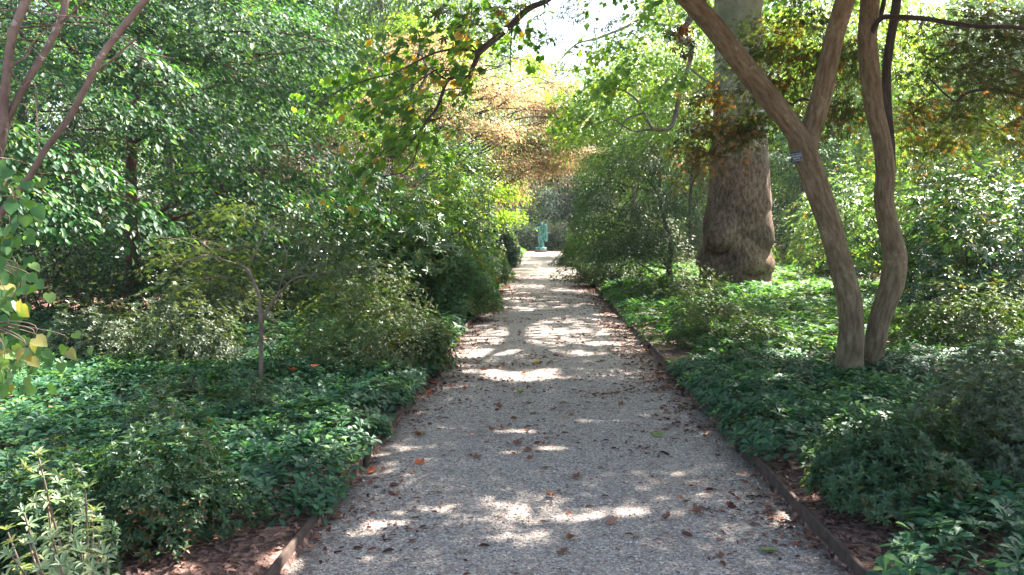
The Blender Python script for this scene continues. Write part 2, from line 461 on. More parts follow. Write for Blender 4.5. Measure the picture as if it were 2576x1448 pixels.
class Leaves:
    def __init__(self):
        self.p, self.d, self.n, self.l, self.w = [], [], [], [], []

    def add(self, p, d, n, l, w):
        p = np.asarray(p, dtype=np.float32).reshape(-1, 3)
        k = len(p)
        self.p.append(p)
        self.d.append(np.broadcast_to(np.asarray(d, dtype=np.float32), (k, 3)))
        self.n.append(np.broadcast_to(np.asarray(n, dtype=np.float32), (k, 3)))
        self.l.append(np.broadcast_to(np.asarray(l, dtype=np.float32), (k,)))
        self.w.append(np.broadcast_to(np.asarray(w, dtype=np.float32), (k,)))

    def keep(self, fn):
        p = np.concatenate(self.p); m = fn(p)
        self.d = [np.concatenate(self.d)[m]]; self.n = [np.concatenate(self.n)[m]]
        self.l = [np.concatenate(self.l)[m]]; self.w = [np.concatenate(self.w)[m]]; self.p = [p[m]]

    def build(self, name, mat, shape='rhomb', parent=None, origin=None):
        p = np.concatenate(self.p); d = norm(np.concatenate(self.d)); n = np.concatenate(self.n)
        l = np.concatenate(self.l)[:, None, None]; w = np.concatenate(self.w)[:, None, None]
        s = norm(np.cross(n, d)); n = np.cross(d, s)
        tv, tf = T[shape]
        k = len(tv)
        V = p[:, None, :] + tv[None, :, 0:1] * l * d[:, None, :] + tv[None, :, 1:2] * w * s[:, None, :] + tv[None, :, 2:3] * l * n[:, None, :]
        N = len(p)
        flat = np.concatenate([np.array(f) for f in tf]).astype(np.int32)
        ff = (flat[None, :] + (np.arange(N, dtype=np.int32) * k)[:, None]).ravel()
        fs = np.tile(np.array([len(f) for f in tf], dtype=np.int32), N)
        return mesh_from(name, V.reshape(-1, 3), ff, fs, mat, parent, origin=origin)


class Tubes:
    def __init__(self):
        self.V, self.F, self.UV, self.off = [], [], [], 0

    def add(self, pts, radii, sides=8, res=4, rough=0.0, seed=0, flute=0.0, cap=True):
        pts = np.asarray(pts, dtype=float)
        radii = np.broadcast_to(np.asarray(radii, dtype=float), (len(pts),))
        if res > 1 and len(pts) > 2:          # Catmull-Rom
            q, r = [], []
            e = np.vstack([2 * pts[0] - pts[1], pts, 2 * pts[-1] - pts[-2]])
            for i in range(len(pts) - 1):
                p0, p1, p2, p3 = e[i], e[i + 1], e[i + 2], e[i + 3]
                for t in np.arange(res) / res:
                    q.append(0.5 * (2 * p1 + (p2 - p0) * t + (2 * p0 - 5 * p1 + 4 * p2 - p3) * t * t + (3 * p1 - p0 - 3 * p2 + p3) * t ** 3))
                    r.append(radii[i] * (1 - t) + radii[i + 1] * t)
            q.append(pts[-1]); r.append(radii[-1])
            pts, radii = np.array(q), np.array(r)
        K = len(pts)
        tan = norm(np.gradient(pts, axis=0))
        ref = np.array([1.0, 0, 0]) if abs(tan[0][0]) < 0.8 else np.array([0, 1.0, 0])
        a = norm(np.cross(tan[0], ref))
        A, B = [], []
        for i in range(K):
            a = a - tan[i] * np.dot(a, tan[i])
            a = a / max(np.linalg.norm(a), 1e-9)
            A.append(a); B.append(np.cross(tan[i], a))
        A, B = np.array(A), np.array(B)
        th = np.arange(sides) / sides * 2 * np.pi
        s = np.concatenate([[0], np.cumsum(np.linalg.norm(np.diff(pts, axis=0), axis=1))])
        rad = np.repeat(radii[:, None], sides, 1)
        if rough:
            r2 = np.random.default_rng(seed)
            ph = r2.uniform(0, 6.28, 8)
            for j, (ka, kb) in enumerate([(1, 2.1), (2, 3.3), (3, 1.3), (2, 6.0), (4, 2.0), (1, 9.0)]):
                rad = rad * (1 + rough / (1 + 0.4 * j) * np.sin(ka * th[None, :] + kb * s[:, None] + ph[j]))
        if flute:
            rad = rad * (1 + flute * np.sin(7 * th[None, :] + 0.8 * np.sin(s[:, None] * 2.0) + seed))
        V = pts[:, None, :] + rad[:, :, None] * (np.cos(th)[None, :, None] * A[:, None, :] + np.sin(th)[None, :, None] * B[:, None, :])
        V = V.reshape(-1, 3)
        i, j = np.meshgrid(np.arange(K - 1), np.arange(sides), indexing='ij')
        j2 = (j + 1) % sides
        f = np.stack([i * sides + j, i * sides + j2, (i + 1) * sides + j2, (i + 1) * sides + j], -1).reshape(-1, 4)
        R0 = float(np.mean(radii))
        u0 = j / sides * 2 * np.pi * R0; u1 = (j + 1) / sides * 2 * np.pi * R0
        v0, v1 = s[i], s[i + 1]
        uv = np.stack([np.stack([u0, v0], -1), np.stack([u1, v0], -1), np.stack([u1, v1], -1), np.stack([u0, v1], -1)], 2).reshape(-1, 4, 2)
        # cap: a collapsed ring end point
        self.V.append(V); self.F.append(f + self.off); self.UV.append(uv)
        self.off += len(V)
        if cap:
            tip = pts[-1] + tan[-1] * radii[-1] * 0.6
            self.V.append(tip[None]); c = self.off; self.off += 1
            jj = np.arange(sides); base = c - sides
            f2 = np.stack([base + jj, base + (jj + 1) % sides, np.full(sides, c), np.full(sides, c)], -1)
            self.capf = getattr(self, 'capf', []) + [f2[:, :3]]

    def build(self, name, mat, parent=None, origin=None):
        V = np.concatenate(self.V)
        Fq = np.concatenate(self.F); uv = np.concatenate(self.UV).reshape(-1, 2)
        flat = [Fq.ravel()]; sz = [np.full(len(Fq), 4)]
        if getattr(self, 'capf', None):
            c = np.concatenate(self.capf)
            flat.append(c.ravel()); sz.append(np.full(len(c), 3))
            uv = np.concatenate([uv, np.zeros((c.size, 2))])
        return mesh_from(name, V, np.concatenate(flat), np.concatenate(sz), mat, parent, True, uv, origin)


def ball(n):
    v = rng.normal(size=(n, 3))
    return norm(v) * (rng.random((n, 1)) ** (1 / 3))


def sprays(L, starts, dirs, length, m, ll, lw, droop=0.35, width=0.35, thick=0.05, nj=0.35, down=0.35):
    """flat drooping leaf sprays, the way layered branches carry their leaves"""
    S = len(starts)
    length = np.broadcast_to(np.asarray(length, dtype=float), (S,))
    dirs = norm(dirs)
    up = np.array([0, 0, 1.0])
    side = norm(np.cross(dirs, up))
    u = rng.random((S, m)) ** 0.8
    lat = rng.normal(size=(S, m)) * 0.5
    ln = length[:, None]
    pos = starts[:, None, :] + dirs[:, None, :] * (ln * u)[..., None] + side[:, None, :] * (lat * width * ln * (0.4 + np.sin(u * 2.6)))[..., None]
    pos[..., 2] += -droop * ln * u ** 2 - 0.12 * np.abs(lat) * ln + rng.normal(size=(S, m)) * thick
    sg = np.sign(lat)[..., None]
    ld = dirs[:, None, :] * (0.6 + 0.8 * rng.random((S, m, 1))) + side[:, None, :] * sg * (0.3 + 0.7 * rng.random((S, m, 1)))
    ld[..., 2] -= down + 0.5 * rng.random((S, m)) + droop * u
    nn = np.zeros((S, m, 3)); nn[..., 2] = 1
    nn += rng.normal(size=(S, m, 3)) * nj
    sc = 0.5 + 0.75 * rng.random((S, m))
    L.add(pos.reshape(-1, 3), ld.reshape(-1, 3), nn.reshape(-1, 3), (ll * sc).ravel(), (lw * sc).ravel())


def lobe(L, TW, c, r, n, m, ll, lw, axis=None, slen=0.9, droop=0.35, width=0.35, nj=0.35, down=0.35, twig_r=0.006, twig_every=3, bias=None, thick=0.05):
    c = np.asarray(c, dtype=float); r = np.asarray(r, dtype=float)
    b = ball(n)
    b = b * (0.55 + 0.45 * rng.random((n, 1)))
    st = c + b * r
    ax = c if axis is None else np.asarray(axis, dtype=float)
    d = st - ax
    d[:, 2] *= 0.25
    d = norm(d) + rng.normal(size=(n, 3)) * 0.35
    if bias is not None:
        d = d + np.asarray(bias)
    d[:, 2] = np.clip(d[:, 2], -0.5, 0.45)
    ln = slen * (0.6 + 0.8 * rng.random(n))
    sprays(L, st, d, ln, m, ll, lw, droop, width, thick, nj, down)
    if TW is not None:
        dn = norm(d)
        for i in range(0, n, twig_every):
            u = np.linspace(-0.25, 0.95, 5)
            pts = st[i] + dn[i] * (ln[i] * u)[:, None]
            pts[:, 2] += -droop * ln[i] * np.maximum(u, 0) ** 2 - 0.01
            TW.add(pts, np.linspace(twig_r, twig_r * 0.4, 5), 4, 1, cap=False)


def limb(p0, p1, sag=0.15, k=5, wob=0.06):
    p0, p1 = np.asarray(p0, float), np.asarray(p1, float)
    t = np.linspace(0, 1, k)[:, None]
    ln = np.linalg.norm(p1 - p0)
    pts = p0 + (p1 - p0) * t
    pts[:, 2] += np.sin(t[:, 0] * np.pi) * sag * ln
    pts[1:-1] += rng.normal(size=(k - 2, 3)) * wob * ln * 0.5
    return pts


def whorls(L, pts, ax, k, ll, lw, tilt=0.35, jit=0.25, tj=0.2):
    """leaf rosettes: k leaves round each point, tilt = how far they rise towards the axis"""
    n = len(pts)
    ax = norm(np.asarray(ax, dtype=float) + rng.normal(size=(n, 3)) * jit)
    ref = np.where(np.abs(ax[:, 2:3]) < 0.9, np.array([[0, 0, 1.0]]), np.array([[1.0, 0, 0]]))
    a = norm(np.cross(ax, ref)); b = np.cross(ax, a)
    th = (np.arange(k)[None, :] / k + rng.random((n, 1))) * 2 * np.pi + rng.normal(size=(n, k)) * 0.25
    rad = np.cos(th)[..., None] * a[:, None, :] + np.sin(th)[..., None] * b[:, None, :]
    tl = (tilt + rng.normal(size=(n, k)) * tj)[..., None]
    d = rad * np.cos(tl) + ax[:, None, :] * np.sin(tl)
    nn = ax[:, None, :] * np.cos(tl) - rad * np.sin(tl)
    p = np.repeat(pts[:, None, :], k, 1) + d * (0.04 * ll)
    sc = (0.75 + 0.45 * rng.random((n, k)))
    L.add(p.reshape(-1, 3), d.reshape(-1, 3), nn.reshape(-1, 3), (ll * sc).ravel(), (lw * sc).ravel())


_ph = np.random.default_rng(3).uniform(0, 6.28, (12, 3))


def fnoise(x, y, s=1.0):
    v = 0
    for i in range(6):
        a = _ph[i, 2]
        k = s * (0.6 + 0.55 * i)
        v = v + np.sin(k * (x * math.cos(a) + y * math.sin(a)) + _ph[i, 0]) * np.cos(k * 0.8 * (y * math.cos(a) - x * math.sin(a)) + _ph[i, 1]) / (1 + 0.5 * i)
    return v / 2.4


PX0, PX1 = -1.2, 1.42      # path edges
PEND = 57.5


def ground_z(x, y):
    x = np.asarray(x, float); y = np.asarray(y, float)
    t = np.maximum(PX0 - x, x - PX1)
    tt = np.maximum(t, 0)
    h = 0.035 + 0.16 * (1 - np.exp(-tt / 3.5)) + 0.035 * fnoise(x, y, 1.1) * np.minimum(tt, 1)
    return np.where((t < 0.005) & (y < PEND), -0.05, h)


def on_ground(px, py, lift=0.0):
    """where the pixel's line of sight meets the bed"""
    d = 3.0
    for _ in range(60):
        p = P(px, py, d)
        gz = float(ground_z(p[0], p[1])) + lift
        dz = p[2] - gz
        slope = (P(px, py, d + 1)[2] - p[2])
        if slope > -1e-4:
            break
        d = min(max(d - dz / slope, 1.0), 150)
    p = P(px, py, d)
    p[2] = float(ground_z(p[0], p[1]))
    return p


# ------------------------------------------------------------------ ground, path
def axis_pts(a, b, fine0, fine1, sf, sc):
    left = np.arange(fine0, a, -sc)[::-1]
    left = left[left < fine0]
    mid = np.arange(fine0, fine1, sf)
    right = np.arange(fine1, b, sc)
    return np.concatenate([left, mid, right])


xs = np.unique(np.round(np.concatenate([axis_pts(-150, 150, -12, 12, 0.14, 12), [PX0 - 0.012, PX0 + 0.03, PX1 + 0.012, PX1 - 0.03]]), 4))
ys = np.unique(np.round(np.concatenate([axis_pts(-40, 220, 1, 30, 0.25, 6), [PEND, PEND + 0.02, -0.5]]), 4))
X, Y = np.meshgrid(xs, ys, indexing='ij')
Z = ground_z(X, Y)
nx, ny = X.shape
V = np.stack([X, Y, Z], -1).reshape(-1, 3)
i, j = np.meshgrid(np.arange(nx - 1), np.arange(ny - 1), indexing='ij')
Fq = np.stack([i * ny + j, (i + 1) * ny + j, (i + 1) * ny + j + 1, i * ny + j + 1], -1).reshape(-1, 4)
tag(mesh_from('ground', V, Fq.ravel(), np.full(len(Fq), 4), M['mulch'], smooth=True), kind='structure')

px_ = np.linspace(PX0, PX1, 24)
py_ = np.linspace(-3, PEND, 400)
X, Y = np.meshgrid(px_, py_, indexing='ij')
crown_ = 0.02 * (1 - ((X - (PX0 + PX1) / 2) / 1.31) ** 2)
Z = crown_ + 0.006 * fnoise(X, Y, 3.0)
nx, ny = X.shape
i, j = np.meshgrid(np.arange(nx - 1), np.arange(ny - 1), indexing='ij')
Fq = np.stack([i * ny + j, (i + 1) * ny + j, (i + 1) * ny + j + 1, i * ny + j + 1], -1).reshape(-1, 4)
tag(mesh_from('path', np.stack([X, Y, Z], -1).reshape(-1, 3), Fq.ravel(), np.full(len(Fq), 4), M['gravel'], smooth=True), kind='structure')


def path_z(x, y):
    return 0.02 * (1 - ((x - 0.11) / 1.31) ** 2) + 0.006 * fnoise(x, y, 3.0)


# ------------------------------------------------------------------ timber edging
def box_mesh(name, lo, hi, mat, parent, rot=0.0, wob=0.0, bev=0.003):
    lo = np.array(lo, float); hi = np.array(hi, float)
    n = max(2, int((hi[1] - lo[1]) / 0.25) + 1)
    ysx = np.linspace(lo[1], hi[1], n)
    pr = [(lo[0] + bev, lo[2]), (hi[0] - bev, lo[2]), (hi[0], lo[2] + bev), (hi[0], hi[2] - bev), (hi[0] - bev, hi[2]), (lo[0] + bev, hi[2]), (lo[0], hi[2] - bev), (lo[0], lo[2] + bev)]
    V = []
    for q, yy in enumerate(ysx):
        w = wob * math.sin(yy * 1.7 + lo[0]) + wob * 0.6 * math.sin(yy * 4.1)
        h = wob * 0.5 * math.sin(yy * 2.3 + 1)
        for (a, b) in pr:
            V.append((a + w, yy, b + (h if b > 0 else 0)))
    k = len(pr)
    ff, fs = [], []
    for q in range(n - 1):
        for a in range(k):
            b = (a + 1) % k
            ff += [q * k + a, q * k + b, (q + 1) * k + b, (q + 1) * k + a]; fs.append(4)
    ff += list(range(k))[::-1]; fs.append(k)
    ff += [(n - 1) * k + a for a in range(k)]; fs.append(k)
    return mesh_from(name, V, ff, fs, mat, parent)


for side, label in ((-1, 'weathered timber edging board along the left edge of the gravel path'), (1, 'dark weathered timber edging board along the right edge of the gravel path')):
    ex = PX0 if side < 0 else PX1
    root = empty('path_edging', (ex, 0, 0), label, 'edging')
    y = 0.6
    k = 0
    while y < 40:
        ln = random.uniform(2.0, 2.8)
        off = random.uniform(-0.006, 0.006)
        x0, x1 = (ex - 0.028, ex - 0.004) if side < 0 else (ex + 0.004, ex + 0.028)
        box_mesh('board', (x0 + off, y, -0.06), (x1 + off, y + ln - 0.012, 0.085 + random.uniform(-0.008, 0.01)), M['board'], root, wob=0.004)
        if y < 20:
            xa, xb = (x0 + 0.030 + off, x0 + 0.052 + off) if side < 0 else (x1 - 0.052 + off, x1 - 0.030 + off)
            box_mesh('stake', (xa, y - 0.02, -0.06), (xb, y + 0.03, 0.10 + random.uniform(-0.01, 0.01)), M['stake'], root)
        y += ln
        k += 1

# ------------------------------------------------------------------ ground cover (pachysandra)
def gap(x, y):
    """true where the bed is left bare"""
    g = np.zeros(x.shape, bool)
    n = fnoise(x, y, 4.0) * 0.18
    # bare mulch near the camera on the left
    g |= (y < 4.25 + n - 0.55 * np.clip(-x - 1.2, 0, 3)) & (x < 0) & (x > -2.6)
    # bare strip on the right beside the board
    g |= (x > 1.3) & (x < 1.42 + 0.62 * np.exp(-((y - 4.3) / 0.65) ** 2) + 0.25 * n) & (y < 5.3)
    g |= (x > 1.3) & (x < 1.85 + n) & (y > 9.2) & (y < 10.6)
    g |= (x < -6.5 + 6 * n) & (y > 12.5)
    # rough ground further off on the left
    g |= (x < -3.2 + n) & (y > 12.5) & (y < 40)
    return g


def cover(x0, x1, y0, y1, dens, ll, lw, k, mat, shape, name, label, hbase=0.20):
    n = int((x1 - x0) * (y1 - y0) * dens)
    x = rng.uniform(x0, x1, n); y = rng.uniform(y0, y1, n)
    m = ~gap(x, y) & ((x < PX0 - 0.03) | (x > PX1 + 0.03))
    # inside the view only (a little beyond it)
    d = y; m &= (np.abs(x + 0.04 * y) < 0.80 * d + 1.2)
    x, y = x[m], y[m]
    t = np.maximum(PX0 - x, x - PX1)
    h = hbase * (0.75 + 0.35 * fnoise(x, y, 2.0)) + 0.03 * rng.normal(size=len(x))
    h = h * np.clip(0.55 + t * 1.2, 0.5, 1)
    p = np.stack([x, y, ground_z(x, y) + np.maximum(h, 0.06)], -1)
    # plants at the edge lean out over the board
    ax = np.zeros_like(p); ax[:, 2] = 1
    near = np.clip(1 - t / 0.35, 0, 1)
    ax[:, 0] += np.where(x < 0, 1, -1) * near * 0.7
    p[:, 0] += np.where(x < 0, 1, -1) * near * 0.06
    L = Leaves()
    whorls(L, p, ax, k, ll, lw, 0.16, 0.22, 0.16)
    sel = rng.random(len(p)) < 0.6
    p2 = p[sel].copy(); p2[:, 2] -= ll * 0.5
    whorls(L, p2, ax[sel], max(3, k - 2), ll * 0.95, lw, -0.05, 0.25, 0.2)
    o = L.build(name, mat, shape)
    tag(o, label, 'ground cover', kind='stuff')
    return o


cover(-7, 0, 2.2, 9.0, 190, 0.078, 0.040, 7, M['pachy'], 'obovate', 'ground_cover', 'dark green glossy ground cover filling the bed left of the gravel path')
cover(0, 8, 2.2, 9.0, 190, 0.078, 0.040, 7, M['pachy'], 'obovate', 'ground_cover', 'dark green glossy ground cover filling the bed right of the gravel path')
cover(-9, 0, 9.0, 17, 70, 0.085, 0.045, 6, M['pachy'], 'rhomb', 'ground_cover', 'shaded low green ground cover under the shrubs left of the path')
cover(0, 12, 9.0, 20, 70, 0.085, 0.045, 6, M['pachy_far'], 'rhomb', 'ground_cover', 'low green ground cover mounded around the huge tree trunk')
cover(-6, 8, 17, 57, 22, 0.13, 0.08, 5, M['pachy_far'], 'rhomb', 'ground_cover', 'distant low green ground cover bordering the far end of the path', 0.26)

# mulch chips and litter on the bare beds and along the path edges
def litter(n, xr, yr, fn, ll, lw, name, label, lift=0.004, path=False):
    x = rng.uniform(*xr, n); y = rng.uniform(yr[0], yr[1], n)
    m = fn(x, y); x, y = x[m], y[m]
    z = (path_z(x, y) if path else ground_z(x, y)) + lift + rng.random(len(x)) * 0.012
    th = rng.random(len(x)) * 6.283
    d = np.stack([np.cos(th), np.sin(th), rng.normal(size=len(x)) * 0.25], -1)
    nn = np.stack([rng.normal(size=len(x)) * 0.4, rng.normal(size=len(x)) * 0.4, np.ones(len(x))], -1)
    L = Leaves()
    sc = 0.5 + rng.random(len(x)) ** 2 * 1.3
    L.add(np.stack([x, y, z], -1), d, nn, ll * sc, lw * sc)
    tag(L.build(name, M['chip'], 'oval'), label, 'leaf litter', kind='stuff')


litter(26000, (-4.2, 3.5), (2.4, 7.2), lambda x, y: ((x < PX0 - 0.04) | (x > PX1 + 0.04)) & (gap(x, y) | (rng.random(len(x)) < 0.15)), 0.036, 0.015, 'leaf_litter', 'reddish brown mulch and dry leaf litter on the bare bed beside the path')
litter(16000, (-14, -2.5), (9, 26), lambda x, y: gap(x, y) | (rng.random(len(x)) < 0.1), 0.08, 0.05, 'leaf_litter', 'brown fallen leaf litter on the shaded woodland floor at left')
def drifts(n, name, label):
    g = np.random.default_rng(5)
    L = Leaves()
    for q in range(n):
        y = 3.4 + 24 * g.random() ** 0.9
        e = g.random()
        if e < 0.42:
            x = PX1 - 0.03 - abs(g.normal()) * 0.22
        elif e < 0.68:
            x = PX0 + 0.03 + abs(g.normal()) * 0.18
        else:
            x = g.uniform(PX0 + .2, PX1 - .2)
        if y < 6 and g.random() < 0.45:
            continue
        k = int(6 + 38 * g.random() ** 2 * (0.6 if y < 7 else 1.0) * (1.4 if e < 0.68 else 0.8))
        sx, sy = 0.10 + 0.16 * g.random(), 0.05 + 0.10 * g.random()
        if e < 0.68:
            sx, sy = sy, sx * 1.6
        th0 = g.normal() * 0.3
        ox, oy = g.normal(size=k) * sx, g.normal(size=k) * sy
        xx = np.clip(x + ox * np.cos(th0) - oy * np.sin(th0), PX0 + .02, PX1 - .02); yy = y + oy * np.cos(th0) + ox * np.sin(th0)
        th = g.random(k) * 6.283
        d = np.stack([np.cos(th), np.sin(th), g.normal(size=k) * 0.22], -1)
        nn = np.stack([g.normal(size=k) * 0.45, g.normal(size=k) * 0.45, np.ones(k)], -1)
        ll = 0.022 + 0.05 * g.random(k) ** 1.5
        L.add(np.stack([xx, yy, path_z(xx, yy) + 0.004 + 0.010 * g.random(k)], -1), d, nn, ll, ll * (0.15 + 0.5 * g.random(k)))
    # single crumbs everywhere
    k = 5200
    xx, yy = g.uniform(PX0 + .02, PX1 - .02, k), 2.8 + 20 * g.random(k)
    th = g.random(k) * 6.283
    d = np.stack([np.cos(th), np.sin(th), g.normal(size=k) * 0.15], -1)
    nn = np.stack([g.normal(size=k) * 0.3, g.normal(size=k) * 0.3, np.ones(k)], -1)
    ll = 0.012 + 0.03 * g.random(k) ** 2
    L.add(np.stack([xx, yy, path_z(xx, yy) + 0.004], -1), d, nn, ll, ll * 0.3)
    tag(L.build(name, M['litter'], 'oval'), label, 'leaf litter', kind='stuff')


drifts(820, 'leaf_litter', 'reddish brown leaf fragments drifted over the gravel path and along its edges')

# loose stones lying on the gravel near the camera
L = Leaves()
k = 15000
x = rng.uniform(PX0 + .02, PX1 - .02, k); y = 2.7 + 6.5 * rng.random(k) ** 1.3
s = 0.008 + 0.012 * rng.random(k) ** 2
th = rng.random(k) * 6.28
L.add(np.stack([x, y, path_z(x, y) + s * 0.15], -1), np.stack([np.cos(th), np.sin(th), rng.normal(size=k) * .2], -1), np.stack([rng.normal(size=k) * .3, rng.normal(size=k) * .3, np.ones(k)], -1), s, s * (0.6 + 0.4 * rng.random(k)))
tag(L.build('loose_gravel', M['stones'], 'stone'), 'loose small stones lying on the gravel path in the foreground', 'gravel', kind='stuff')

# ------------------------------------------------------------------ single fallen leaves on the path
def leaf_mesh(name, shape, mat, curl):
    tv, tf = T[shape]
    V = tv.copy() * np.array([1, 0.8, 1])
    V[:, 0] -= 0.5
    V[:, 2] = curl * (V[:, 0] ** 2 * 1.4 + V[:, 1] ** 2 * 2.0) + 0.04
    me = bpy.data.meshes.new(name)
    me.from_pydata([tuple(map(float, v)) for v in V], [], [tuple(f) for f in tf])
    me.materials.append(mat)
    return me


def leafcol(name, a, b):
    return leaf_mat(name, [(0, a), (1, b)], 0.2, rough=0.6, spec=0.3, scale=6)


FL = {
    'brown': leafcol('brown_fallen_leaf', (0.10, 0.045, 0.03), (0.24, 0.11, 0.07)),
    'red': leafcol('orange_red_fallen_leaf', (0.34, 0.07, 0.03), (0.5, 0.14, 0.05)),
    'yellow': leafcol('yellow_fallen_leaf', (0.42, 0.28, 0.06), (0.5, 0.36, 0.08)),
    'green': leafcol('green_fallen_leaf', (0.16, 0.22, 0.06), (0.22, 0.28, 0.09)),
    'pink': leafcol('pinkish_fallen_leaf', (0.30, 0.15, 0.12), (0.36, 0.2, 0.16)),
}


def fallen(px, py, kind, size, label, group=None, shape='lobed', me=None):
    d = 3.0
    # intersection with the path
    a = P(px, py, 1.0) - C0
    t = -C0[2] / a[2]
    p = C0 + a * t
    return fallen_at(p[0], p[1], kind, size, label, group, shape)


_lm = {}


def fallen_at(x, y, kind, size, label, group=None, shape='lobed'):
    key = (kind, shape, random.randrange(3))
    if key not in _lm:
        _lm[key] = leaf_mesh('fallen_leaf', shape, FL[kind], 0.25 + 0.3 * key[2])
    o = bpy.data.objects.new('fallen_leaf', _lm[key])
    COL.objects.link(o)
    z = float(path_z(x, y)) if PX0 < x < PX1 else float(ground_z(x, y)) + 0.01
    o.location = (x, y, z + 0.002)
    o.rotation_euler = (random.uniform(-.25, .25), random.uniform(-.25, .25), random.uniform(0, 6.28))
    o.scale = (size,) * 3
    tag(o, label, 'fallen leaf', group)
    return o


fallen(1345, 921, 'yellow', 0.11, 'small yellow leaf lying mid path just above the brightest sun patch', None)
fallen(1540, 1326, 'pink', 0.09, 'pinkish brown oval leaf lying alone in the shaded gravel low right of centre', None, 'oval')
fallen(1938, 1392, 'green', 0.10, 'pale green leaf lying near the right edging at the bottom of the path', None, 'heart')
fallen(1308, 996, 'green', 0.10, 'dull green lobed leaf just below the brightest sun patch on the path', None)
fallen(1650, 1100, 'green', 0.10, 'olive leaf on the right half of the path among brown debris', None)
fallen(1065, 1096, 'green', 0.07, 'small olive leaf lying on the left side of the gravel path', None, 'oval')
fallen(1412, 1020, 'green', 0.08, 'small olive leaf in the middle of the path below the big sun patch', None, 'oval')
for (a, b) in ((1100, 968), (1102, 942), (1078, 998), (1056, 1172), (936, 1192), (1170, 983)):
    fallen(a, b, 'red', 0.075, 'curled orange red leaf lying by the left edge of the gravel path', 'orange leaves along the left path edge')
for i in range(190):
    y = 3.6 + 19 * random.random() ** 1.1
    x = random.choice([random.triangular(PX0 + .05, PX1 - .05, PX1 - .2), random.uniform(PX0 + .05, PX1 - .05), random.triangular(PX0 + .05, PX1 - .05, PX0 + .15)])
    if y < 4.5 and random.random() < 0.6:
        continue
    fallen_at(x, y, 'brown', random.uniform(0.035, 0.075), 'small curled brown dry leaf lying on the gravel path', 'brown leaves scattered over the path', random.choice(['lobed', 'oval', 'oval']))
for (a, b) in ((738, 942), (795, 930), (1215, 940)):
    p = on_ground(a, b, 0.24)
    o = fallen_at(p[0], p[1], 'red', 0.075, 'rusty leaf caught on top of the ground cover left of the path', 'rusty leaves on the left ground cover')
    o.location.z = p[2] + 0.27


# ------------------------------------------------------------------ shrubs
def shrub(name, label, base, rx, ry, h, n, ll, lw, k, mat, shape='rhomb', group=None, cat='shrub', stem='bark_dark', tilt=0.45, lump=0.28, lo=0.12, seed=0, lean=(0, 0), cup=1.0, inner=0.45, nst=9):
    base = np.asarray(base, float)
    root = empty(name, base, label, cat, group)
    r2 = np.random.default_rng(seed + 100)
    v = r2.normal(size=(n * 2, 3)); v[:, 2] = np.abs(v[:, 2]) * 0.9
    v = norm(v)
    ph = r2.uniform(0, 6.28, 6)
    az = np.arctan2(v[:, 1], v[:, 0])
    lm = 1 + lump * (np.sin(2 * az + ph[0]) * 0.4 + np.sin(5 * az + ph[1] + 4 * v[:, 2]) * 0.45 + np.sin(9 * v[:, 2] + 3 * az + ph[2]) * 0.4 + np.sin(11 * az - 7 * v[:, 2] + ph[3]) * 0.3)
    rr = 1 - (1 - inner) * r2.random(n * 2) ** 2.2
    p = v * (lm * rr)[:, None] * np.array([rx, ry, h * cup])
    m = p[:, 2] > lo * h
    p, v = p[m][:n], v[m][:n]
    p[:, 0] += lean[0] * p[:, 2]; p[:, 1] += lean[1] * p[:, 2]
    ax = v * np.array([1, 1, 0.7]) + np.array([0, 0, 0.75])
    L = Leaves()
    whorls(L, base + p, ax, k, ll, lw, tilt, 0.3, 0.25)
    L.build('foliage', M[mat], shape, root)
    TW = Tubes()
    for i in range(nst):
        q = p[r2.integers(len(p))] * 0.92
        a = base + np.array([r2.normal() * 0.05, r2.normal() * 0.05, -0.03])
        mid = base + q * np.array([0.45, 0.45, 0.55])
        rad = 0.008 + 0.006 * h
        TW.add([a, mid, base + q], [rad, rad * 0.6, rad * 0.25], 5, 3, cap=False)
        for _ in range(2):
            q2 = p[r2.integers(len(p))] * 0.9
            q2 = q * 0.5 + q2 * 0.5
            TW.add([mid, (mid + base + q2) / 2 + [0, 0, .02], base + q2], [rad * 0.5, rad * 0.35, rad * 0.15], 4, 2, cap=False)
    TW.build('stem', M[stem], root)
    return root


def sh(px, py, w, hpx, label, mat, n, ll, lw, k=6, lift=0.2, depthf=0.8, name='azalea_shrub', d=None, **kw):
    """px,py: pixel where the shrub meets the ground cover, w,hpx: its size in pixels"""
    p = on_ground(px, py, lift)
    if d is not None:
        p = P(px, py, d); p[2] = float(ground_z(p[0], p[1]))
    dd = float(np.dot(p - C0, CF))
    rx = w / 2 / F * dd
    h = hpx / F * dd + lift
    return shrub(name, label, p, rx, rx * depthf, h, n, ll, lw, k, mat, seed=int(px + py), **kw)


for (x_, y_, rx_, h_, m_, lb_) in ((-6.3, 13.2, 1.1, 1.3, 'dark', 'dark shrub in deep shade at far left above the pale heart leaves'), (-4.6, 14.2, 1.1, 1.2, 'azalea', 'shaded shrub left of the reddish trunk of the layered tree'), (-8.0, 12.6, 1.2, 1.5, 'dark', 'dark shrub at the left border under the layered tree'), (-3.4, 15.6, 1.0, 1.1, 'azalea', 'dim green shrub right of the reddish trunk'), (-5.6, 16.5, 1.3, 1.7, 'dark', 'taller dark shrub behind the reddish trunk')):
    shrub('understorey_shrub', lb_, (x_, y_, float(ground_z(x_, y_))), rx_, rx_, h_, 1500, 0.06, 0.028, 6, m_, seed=int(10 - x_), lump=0.4, lo=0.03)
